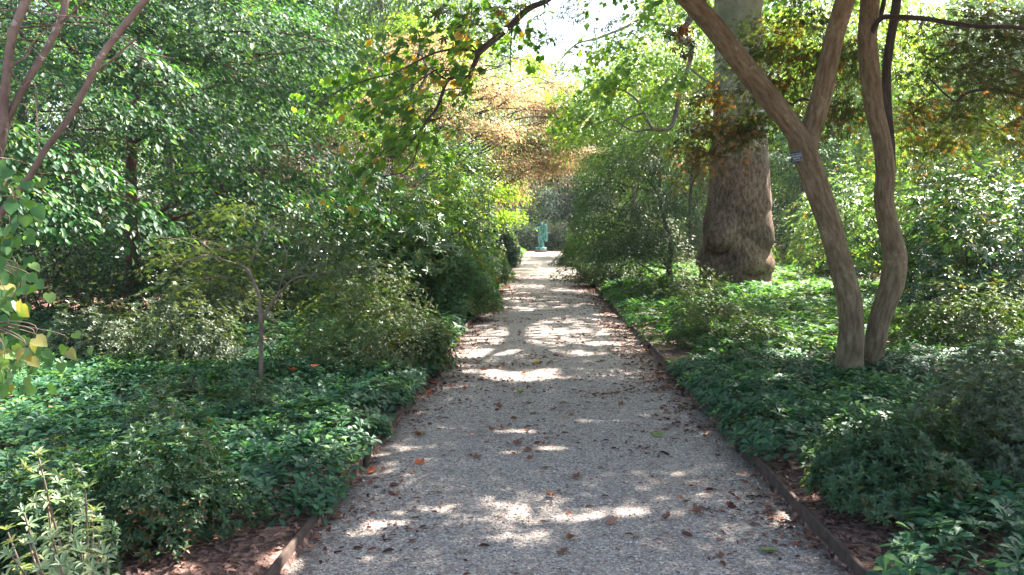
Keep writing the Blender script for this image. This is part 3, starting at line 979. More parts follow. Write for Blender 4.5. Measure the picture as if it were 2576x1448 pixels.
# near left
sh(395, 1345, 430, 260, 'low dark green azalea spreading over bare mulch at the lower left', 'azalea', 1500, 0.036, 0.015, 7, lift=0.02, shape='rhomb', lo=0.08, lump=0.2, depthf=0.9)
sh(80, 1480, 330, 300, 'dense small leaved azalea at the bottom left corner behind the pale one', 'azalea', 1300, 0.032, 0.014, 7, lift=0.02, lo=0.05, depthf=0.7)
sh(640, 1030, 180, 95, 'small wispy grey green azalea poking from the left ground cover', 'grey_azalea', 330, 0.030, 0.011, 6, lift=0.16, lump=0.4)
sh(400, 1070, 200, 90, 'thin sprawling azalea in the left bed above the low dark one', 'grey_azalea', 260, 0.034, 0.013, 6, lift=0.16, lump=0.5)
sh(465, 1000, 120, 90, 'small upright pale green azalea sprout in the left ground cover', 'sapling', 110, 0.045, 0.022, 6, lift=0.16, lump=0.5)
sh(930, 905, 430, 165, 'wide olive green azalea beside the left path edge', 'azalea_olive', 3600, 0.036, 0.015, 6, lift=0.14, lump=0.25, depthf=0.9)
sh(1080, 920, 130, 95, 'bright green small bush leaning over the left path edge', 'azalea', 700, 0.034, 0.016, 6, lift=0.10, lump=0.25)
sh(470, 905, 320, 150, 'loose grey green azalea left of the slender sapling', 'grey_azalea', 1700, 0.040, 0.016, 6, lift=0.15, lump=0.42)
sh(250, 890, 300, 120, 'shaded grey green azalea at far left before the dark woods', 'grey_azalea', 1500, 0.045, 0.018, 6, lift=0.15, lump=0.42)
sh(560, 800, 330, 110, 'dull green azalea behind the sapling trunk', 'grey_azalea', 2400, 0.045, 0.018, 6, lift=0.15, lump=0.35)
sh(900, 800, 300, 130, 'dull green azalea behind the wide olive one', 'azalea_olive', 2600, 0.045, 0.018, 6, lift=0.15, lump=0.35)
# left path side, going away
sh(1170, 795, 190, 150, 'evergreen shrub on the left path edge with leaf litter at its foot', 'sun_tinted', 3200, 0.05, 0.024, 6, lift=0.05, name='evergreen_shrub', lump=0.2)
sh(1105, 770, 230, 190, 'tall mixed green shrub behind the one at the left path edge', 'azalea_olive', 3000, 0.06, 0.027, 6, lift=0.1, name='evergreen_shrub', lump=0.25)
sh(1225, 722, 130, 120, 'sunlit evergreen shrub halfway down the left of the path', 'sun_tinted', 3000, 0.055, 0.027, 6, lift=0.05, name='evergreen_shrub', lump=0.2)
sh(1252, 684, 100, 100, 'blue green shrub past the sunlit one on the left of the path', 'bluegreen', 2600, 0.07, 0.034, 6, lift=0.05, name='evergreen_shrub', lump=0.2)
sh(1275, 660, 70, 70, 'last rounded shrub on the left before the path end', 'sun_tinted', 2400, 0.08, 0.04, 6, lift=0.05, name='evergreen_shrub', lump=0.2)
# right side
sh(1690, 745, 230, 80, 'olive yellow azalea at the left foot of the huge trunk', 'azalea_olive', 2600, 0.042, 0.018, 6, lift=0.16, lump=0.35)
sh(1775, 800, 190, 75, 'olive azalea in front of the huge trunk', 'azalea_olive', 1600, 0.036, 0.015, 6, lift=0.16, lump=0.35)
sh(1745, 850, 150, 60, 'russet tipped azalea beside the bare mulch patch on the right', 'azalea_olive', 1100, 0.032, 0.013, 6, lift=0.14, lump=0.35)
sh(1890, 850, 200, 52, 'low olive azalea with yellow tips left of the forked trunk', 'azalea_olive', 1300, 0.034, 0.014, 6, lift=0.16, lump=0.3)
sh(2440, 850, 330, 120, 'brownish olive azalea at the right edge behind the curved trunks', 'azalea_olive', 2600, 0.040, 0.016, 6, lift=0.16, lump=0.35)
sh(2250, 1262, 440, 205, 'grey green azalea over mulch beside the right edging board', 'azalea', 2600, 0.034, 0.014, 7, lift=0.04, lo=0.16, lump=0.25, depthf=0.85)
sh(2500, 1190, 420, 290, 'tall loose azalea at the right border with sunlit tips', 'grey_azalea', 2600, 0.034, 0.014, 7, lift=0.10, lump=0.35, lo=0.15)
sh(1520, 705, 190, 60, 'bright green low shrub under the dark maple right of the path', 'azalea_olive', 2600, 0.06, 0.026, 6, lift=0.16, lump=0.35)
sh(1440, 668, 90, 40, 'small rounded green shrub right of the path near its end', 'azalea', 1500, 0.07, 0.03, 6, lift=0.1, lump=0.3)

# the pale azalea in the left foreground: upright shoots
base = P(165, 1600, 2.9); base[2] = float(ground_z(base[0], base[1]))
root = empty('azalea_shrub', base, 'pale grey green azalea with a sunlit top shoot at the bottom left', 'shrub')
L = Leaves(); TW = Tubes()
tips = [(95, 1142, 2.9, 5), (215, 1235, 2.85, 4), (60, 1290, 2.8, 3), (120, 1265, 2.95, 5), (235, 1290, 2.95, 4), (180, 1320, 2.8, 4), (30, 1400, 2.7, 3), (250, 1350, 2.8, 3), (130, 1350, 2.7, 4), (75, 1370, 2.9, 4), (205, 1390, 2.7, 4), (270, 1400, 2.75, 3), (150, 1420, 2.6, 3), (20, 1340, 3.0, 4), (235, 1440, 2.6, 3), (100, 1440, 2.6, 3)]
for (a, b, dd, kk) in tips:
    t = P(a, b, dd)
    s = base + np.array([rng.normal() * .06, rng.normal() * .06, 0])
    mid = s * 0.4 + t * 0.6 + np.array([0, 0, -0.05])
    TW.add([s, mid, t], [0.008, 0.005, 0.003], 5, 3)
    dr = norm((t - mid)[None])[0]
    for q in range(kk):
        whorls(L, (t - dr * 0.045 * q)[None] + rng.normal(size=(1, 3)) * 0.008, dr[None], 8 if q == 0 else 7, 0.040, 0.013, 0.55 - 0.22 * q, 0.15, 0.15)
        if q and rng.random() < 0.8:
            whorls(L, (t - dr * 0.05 * q)[None] + rng.normal(size=(1, 3)) * 0.03, (dr + rng.normal(size=3) * .4)[None], 7, 0.036, 0.012, 0.4, 0.3, 0.15)
L.build('foliage', M['azalea_pale'], 'oval', root)
TW.build('stem', M['bark_young'], root)


# rhododendrons: big glossy whorls
def rhodo(label, base, rx, ry, h, n, ll=0.13, seed=0, mat='rhodo'):
    return shrub('rhododendron', label, base, rx, ry, h, n, ll, ll * 0.34, 7, mat, 'oval', cat='rhododendron', tilt=0.12, lump=0.4, lo=0.18, seed=seed, inner=0.3, nst=16, group=None)


b = P(1020, 760, 14.5); b[2] = float(ground_z(b[0], b[1]))
rhodo('tall open rhododendron with big glossy leaves left of the path', b, 1.15, 1.1, 2.55, 950, 0.13, 3, 'sun_tinted')
b = P(1130, 720, 17.5); b[2] = float(ground_z(b[0], b[1]))
rhodo('sunlit broad leaved rhododendron behind the open one left of the path', b, 1.0, 1.1, 3.0, 1100, 0.13, 5, 'sun_tinted')
b = P(760, 730, 17.0); b[2] = float(ground_z(b[0], b[1]))
rhodo('rhododendron with shiny pale leaves deep in the left shade', b, 1.3, 1.1, 1.9, 900, 0.13, 7)
b = P(2450, 760, 11.5); b[2] = float(ground_z(b[0], b[1]))
rhodo('glossy rhododendron at right behind the brownish azalea', b, 1.35, 1.2, 2.3, 1200, 0.12, 9)
b = P(2130, 720, 21.5); b[2] = float(ground_z(b[0], b[1]))
rhodo('sunlit rhododendron between the huge trunk and the forked trunk', b, 1.5, 1.3, 2.6, 1500, 0.12, 11, 'sun_tinted')
b = P(2310, 720, 17); b[2] = float(ground_z(b[0], b[1]))
rhodo('tall rhododendron seen just right of the curved trunk', b, 1.6, 1.3, 3.3, 1500, 0.12, 13, 'sun_tinted')
b = P(2620, 700, 16); b[2] = float(ground_z(b[0], b[1]))
rhodo('tall glossy rhododendron cut by the right border', b, 1.7, 1.4, 3.6, 1500, 0.12, 15)


# ------------------------------------------------------------------ trees
SDN = np.array(sun_dir)


SPOTS = []  # aimed sun spots: canopy leaves that would shade them are removed
for (a_, b_, d_, r_) in [(95, 1150, 2.9, .17), (110, 1240, 2.9, .10), (2330, 1180, 4.8, .16), (2440, 1120, 5.0, .12), (760, 1330, 3.9, .12), (720, 985, 6.2, .10), (170, 370, 9.0, .4),
                         (1880, 190, 7.7, .12), (1990, 300, 7.8, .10), (2240, 640, 8.0, .08), (540, 1320, 4.1, .09), (2010, 1230, 4.5, .12), (450, 860, 8.5, .25), (1430, 940, 8.8, .3), (900, 1080, 5.6, .10), (1790, 985, 6.5, .14),
                         (600, 520, 11.0, .35), (340, 420, 9.5, .3), (2350, 900, 8.0, .3), (1980, 820, 9.0, .25), (1800, 950, 8.2, .15)]:
    p_ = P(a_, b_, d_)
    q_ = p_ - SDN * (p_[2] / SDN[2])
    SPOTS.append((q_[0], q_[1], r_))


def fleck_keep(p):
    """cuts gaps into the overhead canopy along the sun rays, so that chosen patches are sunlit"""
    g = p - SDN[None, :] * (p[:, 2:3] / SDN[2])
    x, y = g[:, 0], g[:, 1]
    n = fnoise(x * 1.7, y * 4.6, 1.6) + 0.75 * fnoise(x * 4.5 + 3, y * 12, 1.7) + 0.7 * fnoise(x * 12 + 1, y * 22, 1.7)
    thr = np.interp(y, [2, 4, 5.5, 8, 12, 20, 30], [0.85, 0.66, 0.50, 0.44, 0.38, 0.28, 0.24])
    hole = n > thr
    hole |= (((x - 0.45) / 1.35) ** 2 + ((y - 8.75 - 0.12 * np.sin(5 * x)) / 0.42) ** 2) < 1 + 0.5 * fnoise(x * 3, y * 3, 2.0)
    hole |= (((x + 0.9) / 0.5) ** 2 + ((y - 10.3) / 0.35) ** 2) < 1
    inside = ((x > -2.5) & (x < 3.0)) | (y > 10)
    hole &= inside
    for (sx, sy, sr) in SPOTS:
        hole |= (x - sx) ** 2 + (y - sy) ** 2 < sr * sr
    return ~hole


def tree(name, label, base, top, r0, lobes, mat, shape, ll, lw, bark, n=60, m=34, axis=None, group=None, cat='tree', trunk_pts=None, r1=None, nlimb=99, sides=10, slen=0.9, droop=0.35, width=0.35, nj=0.35, down=0.35, twig_r=0.006, keep=None, rough=0.05, twigs=True, bias=None, thick=0.05):
    base = np.asarray(base, float)
    root = empty(name, base, label, cat, group)
    tp = trunk_pts if trunk_pts is not None else limb(base + [0, 0, -0.1], top, 0.0, 6, 0.05)
    tp = np.asarray(tp, float)
    tb = Tubes(); tb.add(tp, np.linspace(r0, r1 if r1 else r0 * 0.3, len(tp)) * np.concatenate([[1.25], np.ones(len(tp) - 1)]), sides, 4, rough, seed=len(label))
    tb.build('trunk', M[bark], root)
    L = Leaves(); TW = Tubes()
    for q, (c, r) in enumerate(lobes):
        c = np.asarray(c, float)
        if q < nlimb:
            s = tp[np.argmin(np.abs(tp[:, 2] - (c[2] - 0.25 * np.linalg.norm(c[:2] - base[:2]))))]
            lr = max(r0 * 0.35, 0.012)
            lb = Tubes(); lb.add(limb(s, c, 0.1), np.linspace(lr, lr * 0.35, 5), 6, 3, 0.05, seed=q)
            # secondary limbs
            for _ in range(3):
                e = c + ball(1)[0] * np.asarray(r) * 0.8
                lb.add(limb(s * 0.45 + c * 0.55, e, 0.08, 4), np.linspace(lr * 0.5, lr * 0.2, 4), 5, 3, cap=False)
            lb.build('branch', M[bark], root)
        ax = axis if axis is not None else np.array([base[0], base[1], c[2]])
        lobe(L, TW if twigs else None, c, r, n, m, ll, lw, ax, slen, droop, width, nj, down, twig_r, 3, bias, thick)
    if keep is not None:
        L.keep(keep)
    L.build('crown', M[mat], shape, root)
    if twigs:
        t = TW.build('twig', M[bark], root)
        t['kind'] = 'stuff'
    return root


def gp(px, py, d):
    b = P(px, py, d); b[2] = float(ground_z(b[0], b[1])); return b


# big layered tree on the left: long drooping boughs, one above the other, with hollows between them
b = gp(332, 752, 14.0)
lob = [(P(*q[:3]), q[3:]) for q in [
    (560, 300, 14.0, 1.5, 1.2, .5), (470, 130, 14.2, 1.6, 1.4, .6), (700, 420, 15.0, 1.4, 1.2, .4), (250, 180, 14, 1.5, 1.2, .6), (680, 200, 15.2, 1.5, 1.3, .5),
    (620, 30, 15, 1.7, 1.4, .7), (300, 0, 14, 1.8, 1.5, .7), (60, 60, 13.5, 1.6, 1.4, .7), (780, 560, 15, 1.0, 1.0, .3), (790, 130, 15.5, 1.2, 1.2, .6)]]
dog = tree('dogwood_tree', 'large layered green tree filling the upper left over the bed', b, b + [0.3, 0, 7.0], 0.12, lob, 'dogwood', 'oval', 0.10, 0.052, 'bark_red',
     n=26, m=44, axis=b + [-1.0, 0.5, 3], slen=1.1, droop=0.45, down=0.2, nj=0.28, bias=(0.5, -0.3, 0), twig_r=0.007, thick=0.035)
L = Leaves(); TW = Tubes()
g = np.random.default_rng(23)
def bough(px, py, d, ln, m, wid=0.2, el=0.0, az=-18):
    s = P(px, py, d)
    dr = np.array([math.cos(R(az)), math.sin(R(az)), el])
    sprays(L, s[None], dr[None], ln, m, 0.098, 0.056, 0.34, wid, 0.045, 0.24, 0.22)
    dn = dr / np.linalg.norm(dr)
    u = np.linspace(-0.35, 0.95, 8)
    pts = s + dn * (ln * u)[:, None]
    pts[:, 2] += -0.34 * ln * np.maximum(u, 0) ** 2 - 0.02
    TW.add(pts, np.linspace(0.014, 0.004, 8), 5, 1, cap=False)
row = 0
for py in range(-170, 560, 62):
    row += 1
    for px in range(-420, 680, 190):
        x = px + (row % 2) * 118 + g.normal() * 45; y = py + g.normal() * 20
        d = 9.6 + g.random() * 3.4 + 0.002 * max(x, 0)
        if y > 330 + 0.16 * x + 60 * g.random() and x > 60:
            continue
        if g.random() < 0.08:
            continue
        ln = 1.5 + g.random() * 1.1
        bough(x, y, d, ln, int(175 * ln), 0.17 + 0.08 * g.random(), g.normal() * 0.08, -15 + g.normal() * 22)
for (x, y, d, ln) in ((-120, 300, 8.6, 1.9), (-160, 390, 8.4, 1.9), (-100, 450, 8.8, 1.7), (40, 430, 9.0, 1.9), (150, 470, 9.4, 1.5), (300, 430, 10.4, 2.0), (420, 470, 10.8, 1.8), (-200, 240, 8.8, 1.8), (520, 430, 11.2, 1.9), (120, 210, 9.6, 1.8), (330, 250, 10.4, 2.0)):
    bough(x, y, d, ln, int(220 * ln), 0.22, 0.0, -12 + g.normal() * 8)
L.build('bough', M['dogwood'], 'oval', dog)
t = TW.build('twig', M['bark_red'], dog); t['kind'] = 'stuff'

# second dark green tree beyond it
b = gp(150, 735, 19)
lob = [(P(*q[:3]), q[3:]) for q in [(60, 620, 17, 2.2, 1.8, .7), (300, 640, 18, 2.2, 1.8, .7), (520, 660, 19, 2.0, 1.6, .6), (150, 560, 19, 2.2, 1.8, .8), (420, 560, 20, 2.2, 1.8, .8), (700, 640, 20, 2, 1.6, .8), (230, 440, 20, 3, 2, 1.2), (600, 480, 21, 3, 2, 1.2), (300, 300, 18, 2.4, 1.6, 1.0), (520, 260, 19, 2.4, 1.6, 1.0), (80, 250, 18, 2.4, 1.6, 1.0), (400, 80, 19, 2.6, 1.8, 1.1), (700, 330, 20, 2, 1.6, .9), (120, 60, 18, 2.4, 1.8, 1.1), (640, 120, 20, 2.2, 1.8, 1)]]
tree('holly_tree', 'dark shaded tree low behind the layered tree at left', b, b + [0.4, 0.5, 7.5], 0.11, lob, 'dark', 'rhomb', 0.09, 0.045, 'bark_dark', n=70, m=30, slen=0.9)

# red brown low maple and the orange maple over the path
b = gp(905, 700, 20)
lob = [(P(*q[:3]), q[3:]) for q in [(830, 420, 18.5, 1.3, 1.2, .45), (950, 440, 18.5, 1.1, 1.0, .4), (880, 380, 19.5, 1.2, 1.0, .4), (760, 400, 19.5, .9, .9, .4), (980, 390, 19.8, .7, .8, .35)]]
tree('japanese_maple', 'low red brown laceleaf maple left of the orange one', b, P(905, 470, 19.5), 0.07, lob, 'redbrown', 'rhomb', 0.07, 0.02, 'bark_dark', n=130, m=42, slen=0.6, droop=0.5, width=0.5)

b = gp(975, 690, 24)
lob = [(P(*q[:3]), q[3:]) for q in [
    (1040, 110, 27, 1.6, 1.6, .6), (960, 180, 27, 1.3, 1.4, .5), (1130, 180, 27, 1.8, 1.6, .6), (1230, 230, 28, 1.6, 1.5, .5), (1330, 240, 30, 1.5, 1.5, .5), (1400, 215, 31, .8, .9, .3), (1430, 300, 31, .9, 1.0, .3), (1360, 280, 30, 1.2, 1.2, .35), (1440, 390, 33, .8, .9, .3),
    (1080, 290, 26, 1.4, 1.4, .5), (1200, 320, 27, 1.5, 1.4, .5), (1310, 330, 29, 1.7, 1.4, .45), (1400, 380, 31, 1.2, 1.2, .35), (1250, 410, 28, 1.2, 1.2, .4), (1360, 420, 31, 1.0, 1.2, .3),
    (1270, 470, 33, .9, 1.1, .4), (1290, 380, 30, 1.2, 1.1, .4), (920, 260, 25, 1.0, 1.2, .5)]]
tree('japanese_maple', 'spreading orange and gold maple arching over the left of the path', b, P(1080, 180, 26), 0.14, lob, 'orange', 'rhomb', 0.10, 0.038, 'bark_dark', n=70, m=40, slen=0.95, droop=0.3, width=0.5, nlimb=16)

b = gp(1120, 660, 30)
lob = [(P(*q[:3]), q[3:]) for q in [(1020, 60, 30, 1.6, 1.4, .6), (930, 110, 30, 1.5, 1.4, .6), (1150, 110, 31, 1.3, 1.4, .5), (1120, 260, 27.5, 1.2, 1.2, .4), (1030, 350, 27, 1.3, 1.2, .5), (1230, 350, 29, 1.2, 1.1, .35), (1170, 420, 28, 1.1, 1.1, .4), (1250, 470, 31, 1.0, 1.1, .4), (1330, 150, 34, 1.0, 1.0, .3), (1260, 540, 36, .9, .9, .35)]]
tree('maple_tree', 'pale green maple mingled with the orange one above the left of the path', b, P(1140, 200, 30), 0.13, lob, 'chartreuse', 'rhomb', 0.12, 0.07, 'bark_dark', n=44, m=32, slen=0.9, droop=0.3, width=0.45)

# chartreuse maple right of the gap
b = gp(1620, 650, 32)
lob = [(P(*q[:3]), q[3:]) for q in [(1560, 190, 29, 1.5, 1.4, .6), (1650, 150, 28, 1.5, 1.4, .6), (1480, 250, 29, 1.2, 1.4, .5), (1600, 270, 27, 1.5, 1.4, .5), (1700, 260, 26, 1.3, 1.4, .6), (1520, 330, 28, 1.3, 1.3, .5), (1650, 350, 26, 1.4, 1.3, .5), (1450, 330, 30, .9, 1.1, .4), (1740, 150, 27, 1.3, 1.3, .6), (1560, 400, 27, 1.2, 1.2, .5)]]
tree('maple_tree', 'sunlit yellow green maple between the open sky and the huge trunk', b, P(1600, 200, 29), 0.15, lob, 'chartreuse', 'rhomb', 0.14, 0.085, 'bark_grey', n=62, m=32, slen=0.9, droop=0.3, width=0.45)

# dark fine leaved maple between path and plane tree
b = gp(1700, 690, 21)
lob = [(P(*q[:3]), q[3:]) for q in [(1500, 470, 20.5, 1.0, 1.0, .4), (1600, 430, 20, 1.3, 1.1, .45), (1655, 410, 20, 1.0, 1.0, .45), (1480, 560, 20.5, .9, .9, .35), (1590, 540, 19.5, 1.2, 1.0, .4), (1640, 510, 19.5, 1.0, 1.0, .4),
    (1540, 620, 20, .9, .9, .3), (1600, 620, 19.2, .9, .9, .3), (1660, 590, 19.5, .7, .8, .3), (1450, 520, 22, .7, .9, .35), (1460, 600, 23, .7, .9, .3), (1530, 400, 22, 1.0, 1.0, .4), (1650, 370, 21, 1.1, 1.0, .4), (1445, 625, 25, .6, .8, .25)]]
tree('japanese_maple', 'dark green fine leaved maple drooping beside the right of the path', b, P(1660, 440, 20.5), 0.10, lob, 'weeping', 'rhomb', 0.075, 0.022, 'bark_dark', n=80, m=44, slen=0.75, droop=0.35, width=0.5, nlimb=14, twigs=False, keep=lambda p: p[:, 0] > 0.80 + 0.12 * np.sin(p[:, 2] * 5 + p[:, 1]))

# blue green small tree over the statue
b = gp(1460, 620, 50)
lob = [(P(*q[:3]), q[3:]) for q in [(1370, 490, 48, 1.6, 1.5, .9), (1420, 530, 47, 1.4, 1.4, .7), (1340, 540, 50, 1.2, 1.3, .5), (1390, 430, 50, 1.6, 1.5, 1.0), (1450, 470, 46, 1.2, 1.3, 1.0), (1330, 470, 50, 1.2, 1.3, .8), (1405, 570, 51, 1.0, 1.0, .4), (1330, 395, 52, 1.4, 1.4, .9)]]
tree('hemlock_tree', 'hazy blue green tree hanging low over the statue', b, P(1400, 440, 50), 0.14, lob, 'bluegreen', 'rhomb', 0.10, 0.05, 'bark_dark', n=100, m=36, slen=0.8, droop=0.4, keep=lambda p: p[:, 2] > 2.0 + 0.1 * np.sin(p[:, 0] * 6) + 0.5 * (p[:, 0] < -0.7))


# ---- the plane tree
pb = gp(1848, 690, 20.0)
root = empty('plane_tree', pb, 'huge plane tree with burls on its brown lower trunk', 'tree')
zz = np.concatenate([np.linspace(-0.2, 5.2, 150), np.linspace(5.3, 13, 40)])
th = np.linspace(0, 2 * np.pi, 128, endpoint=False)
prof_z = [-0.2, 0.1, 0.5, 1.0, 1.6, 2.1, 2.6, 3.3, 4.2, 5.2, 6.5, 9, 13]
prof_r = [0.95, 0.89, 0.84, 0.82, 0.785, 0.76, 0.73, 0.69, 0.64, 0.60, 0.56, 0.50, 0.36]
ZZ, TH = np.meshgrid(zz, th, indexing='ij')
rad = np.interp(ZZ, prof_z, prof_r)
rad = rad * (1 + 0.018 * np.sin(3 * TH + 0.6 * ZZ) + 0.014 * np.sin(7 * TH + 1.3 * np.sin(ZZ)) + 0.010 * np.sin(13 * TH + 2 * ZZ) + 0.008 * np.sin(5 * ZZ + 2 * TH))
rad = rad + 0.05 * np.exp(-np.maximum(ZZ, 0) / 0.25) * (np.sin(6 * TH) + 0.4 * np.sin(11 * TH + 1))
# burls: angle 0 = +x (right); camera side = -pi/2
crease_shade = np.zeros_like(rad)
def burl(a, z, sa, sz, h, under=0.35):
    global rad, crease_shade
    da = (TH - a + np.pi) % (2 * np.pi) - np.pi
    dz = ZZ - z
    e = np.exp(-(np.abs(da / sa)) ** 2.6 - (np.abs(np.where(dz < 0, dz / (sz * 0.72), dz / (sz * 1.5)))) ** 2.6)
    rad = rad + 1.7 * h * e
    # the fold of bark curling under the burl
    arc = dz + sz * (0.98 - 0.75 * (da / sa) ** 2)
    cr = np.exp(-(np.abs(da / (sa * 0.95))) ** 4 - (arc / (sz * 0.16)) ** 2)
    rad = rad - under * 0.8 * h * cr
    crease_shade = np.maximum(crease_shade, cr * min(1, h * 7))  # mask for the shade and reddish tone painted into the fold
A0 = -np.pi / 2 - 0.25
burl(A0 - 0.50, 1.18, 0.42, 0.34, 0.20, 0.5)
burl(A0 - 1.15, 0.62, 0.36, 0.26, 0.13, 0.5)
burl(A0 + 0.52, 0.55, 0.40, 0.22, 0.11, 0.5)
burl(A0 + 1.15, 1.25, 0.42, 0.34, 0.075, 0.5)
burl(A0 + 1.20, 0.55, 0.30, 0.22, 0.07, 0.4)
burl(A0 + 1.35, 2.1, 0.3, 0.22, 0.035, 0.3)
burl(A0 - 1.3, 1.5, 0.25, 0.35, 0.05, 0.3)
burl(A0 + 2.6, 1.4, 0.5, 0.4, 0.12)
rad = rad + 0.018 * np.exp(-((ZZ - 1.62 - 0.05 * np.sin(4 * TH)) / 0.05) ** 2) * np.exp(-((TH - (2 * np.pi + A0 - 0.4)) / 0.5) ** 2)
cx = pb[0] + 0.10 * np.sin(ZZ * 0.35) - 0.02 * ZZ + 0.03
cy_ = pb[1] + 0.0 * ZZ
V = np.stack([cx + rad * np.cos(TH), cy_ + rad * np.sin(TH), pb[2] + ZZ], -1).reshape(-1, 3)
K, S = ZZ.shape
i, j = np.meshgrid(np.arange(K - 1), np.arange(S), indexing='ij'); j2 = (j + 1) % S
Fq = np.stack([i * S + j, i * S + j2, (i + 1) * S + j2, (i + 1) * S + j], -1).reshape(-1, 4)
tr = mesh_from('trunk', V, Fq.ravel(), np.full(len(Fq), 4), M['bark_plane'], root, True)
ca = tr.data.attributes.new('crease_shade', 'FLOAT', 'POINT')
ca.data.foreach_set('value', (0.8 * crease_shade).astype(np.float32).ravel())
# a second leader leaving the trunk at the right
lb = Tubes(); q0 = pb + [0.25, 0.1, 3.6]
lb.add([P(1862, 250, 20.3), P(1880, 130, 20.2), P(1893, 60, 20.2), P(1902, 0, 20.2), P(1915, -90, 20.2), P(1960, -400, 20.4)], [0.16, 0.19, 0.20, 0.19, 0.18, 0.15], 14, 5, 0.04)
lb.build('branch', M['bark_grey'], root)
L = Leaves(); TW = Tubes()
PLANE = [((5.0, 21, 9.5), (4.0, 4, 2.2)), ((1.5, 19, 10.5), (3.5, 4, 2.2)), ((8.5, 19, 10), (3.6, 3.6, 2.4)), ((5, 16, 11), (4, 3.2, 2.4)), ((5, 25, 11.5), (4.5, 4, 2.6)), ((4.5, 20, 14), (5, 5, 3)), ((6.5, 15.5, 12), (3.0, 3, 2.2))]
for q, (c, r) in enumerate(PLANE):
    lb = Tubes(); s = pb + [0, 0, 7 + 0.5 * q]
    lb.add(limb(s, c, 0.1), np.linspace(0.2, 0.06, 5), 8, 3, 0.05, seed=q)
    for _ in range(5):
        lb.add(limb(s * .4 + np.array(c) * .6, np.array(c) + ball(1)[0] * np.array(r), 0.06, 4), np.linspace(0.07, 0.02, 4), 5, 2, cap=False)
    lb.build('branch', M['bark_grey'], root)
    lobe(L, None, c, r, 150, 30, 0.20, 0.19, (pb[0], pb[1], c[2]), 1.5, 0.35, 0.4, 0.4, 0.35)
L.keep(fleck_keep)
L.build('crown', M['planeleaf'], 'rhomb', root)
# crooked hanging limb on the path side of the plane tree
lb = Tubes()
D = 18.6
tw = [(1800, -120, 19.5, .13), (1745, 30, 19.2, .12), (1718, 75, D, .10), (1712, 100, D, .08), (1738, 120, D, .085), (1732, 170, D, .08), (1712, 225, D, .075), (1700, 285, D, .07), (1685, 322, D, .06), (1645, 325, D, .05), (1620, 285, D, .045), (1600, 250, D, .035), (1560, 225, D, .03), (1520, 235, D, .02)]
lb.add([P(a, b2, c) for a, b2, c, _ in tw], [w * 0.75 for *_, w in tw], 9, 4, 0.08)
lb.add([P(1645, 325, D), P(1590, 330, D + .2), P(1540, 300, D + .2), P(1490, 315, D + .3), P(1450, 290, D + .3)], [.03, .022, .018, .014, .008], 5, 3)
lb.add([P(1620, 285, D), P(1575, 300, D - .2), P(1560, 330, D - .2), P(1520, 345, D)], [.03, .02, .014, .008], 5, 3)
lb.add([P(1732, 170, D), P(1770, 200, D), P(1800, 215, D)], [.035, .02, .01], 5, 3)
lb.build('branch', M['bark_grey'], root)
L = Leaves(); TW = Tubes()
for q in [(1540, 215, 18.6, .9, .8, .25), (1480, 290, 18.8, .8, .8, .25), (1600, 180, 18.4, .8, .8, .25), (1550, 120, 18.6, .9, .8, .3), (1700, 210, 18.6, .5, .6, .3)]:
    lobe(L, TW, P(*q[:3]), q[3:], 15, 16, 0.11, 0.10, P(1760, 200, 19), 0.7, 0.5, 0.4, 0.5, 0.5, 0.006, 2)
L.build('crown', M['chartreuse'], 'lobed', root)

# ---- the forked Japanese maple on the right
mb = gp(2150, 905, 7.9)
root = empty('japanese_maple', mb, 'near maple with curving trunks and forked bole on the right bed', 'tree')
def stem(pts, d0, d1, sides=28, seed=1, name='trunk', flute=0.012, rough=0.03, bark='bark_maple'):
    t = Tubes()
    n = len(pts)
    dd = np.linspace(d0, d1, n) if np.isscalar(d0) else d0
    q = [P(a, b2, dd[i]) for i, (a, b2, w) in enumerate(pts)]
    rr = [0.87 * w / 2 / F * dd[i] for i, (a, b2, w) in enumerate(pts)]
    t.add(q, rr, sides, 6, rough, seed, flute)
    return t
t = stem([(2130, 985, 96), (2135, 905, 78), (2141, 820, 70), (2133, 740, 68), (2108, 640, 66), (2082, 545, 66), (2052, 460, 68), (2030, 400, 74), (2016, 365, 70), (2003, 335, 62), (1962, 282, 60), (1893, 196, 62), (1836, 122, 60), (1782, 52, 60), (1716, -18, 52), (1640, -110, 44), (1500, -190, 34), (1385, -190, 26)], 7.9, 7.6)
# right limb of the fork, rooted inside the bole
t2 = stem([(2034, 425, 58), (2030, 380, 60), (2040, 335, 60), (2064, 250, 58), (2082, 170, 56), (2094, 110, 55), (2112, 45, 57), (2132, -25, 56), (2150, -120, 48), (2120, -320, 36)], 7.86, 7.6, seed=4)
for a, b2 in ((t.V, t2.V),):
    pass
t.V += t2.V; t.F += [f + t.off for f in t2.F]; t.UV += t2.UV
t.capf += [f + t.off for f in t2.capf]; t.off += t2.off
t.build('trunk', M['bark_maple'], root)
t = stem([(2185, 975, 70), (2198, 890, 62), (2213, 810, 60), (2243, 720, 66), (2251, 645, 64), (2234, 570, 58), (2222, 500, 54), (2226, 430, 52), (2216, 350, 50), (2200, 280, 52), (2190, 200, 54), (2182, 110, 54), (2186, 50, 56), (2190, -30, 54), (2200, -140, 46), (2260, -340, 36)], 8.1, 7.9, seed=9)
t.build('trunk', M['bark_maple'], root)
t = stem([(1775, 62, 26), (1768, 20, 28), (1758, -40, 26), (1730, -160, 20)], 7.6, 7.7, seed=5); t.build('branch', M['bark_maple'], root)
t = stem([(2190, 90, 16), (2215, 48, 16), (2260, 43, 15), (2330, 48, 14), (2400, 60, 13), (2470, 68, 12), (2540, 68, 12), (2640, 80, 10)], 7.9, 7.0, seed=6, sides=10); t.build('branch', M['bark_dark'], root)
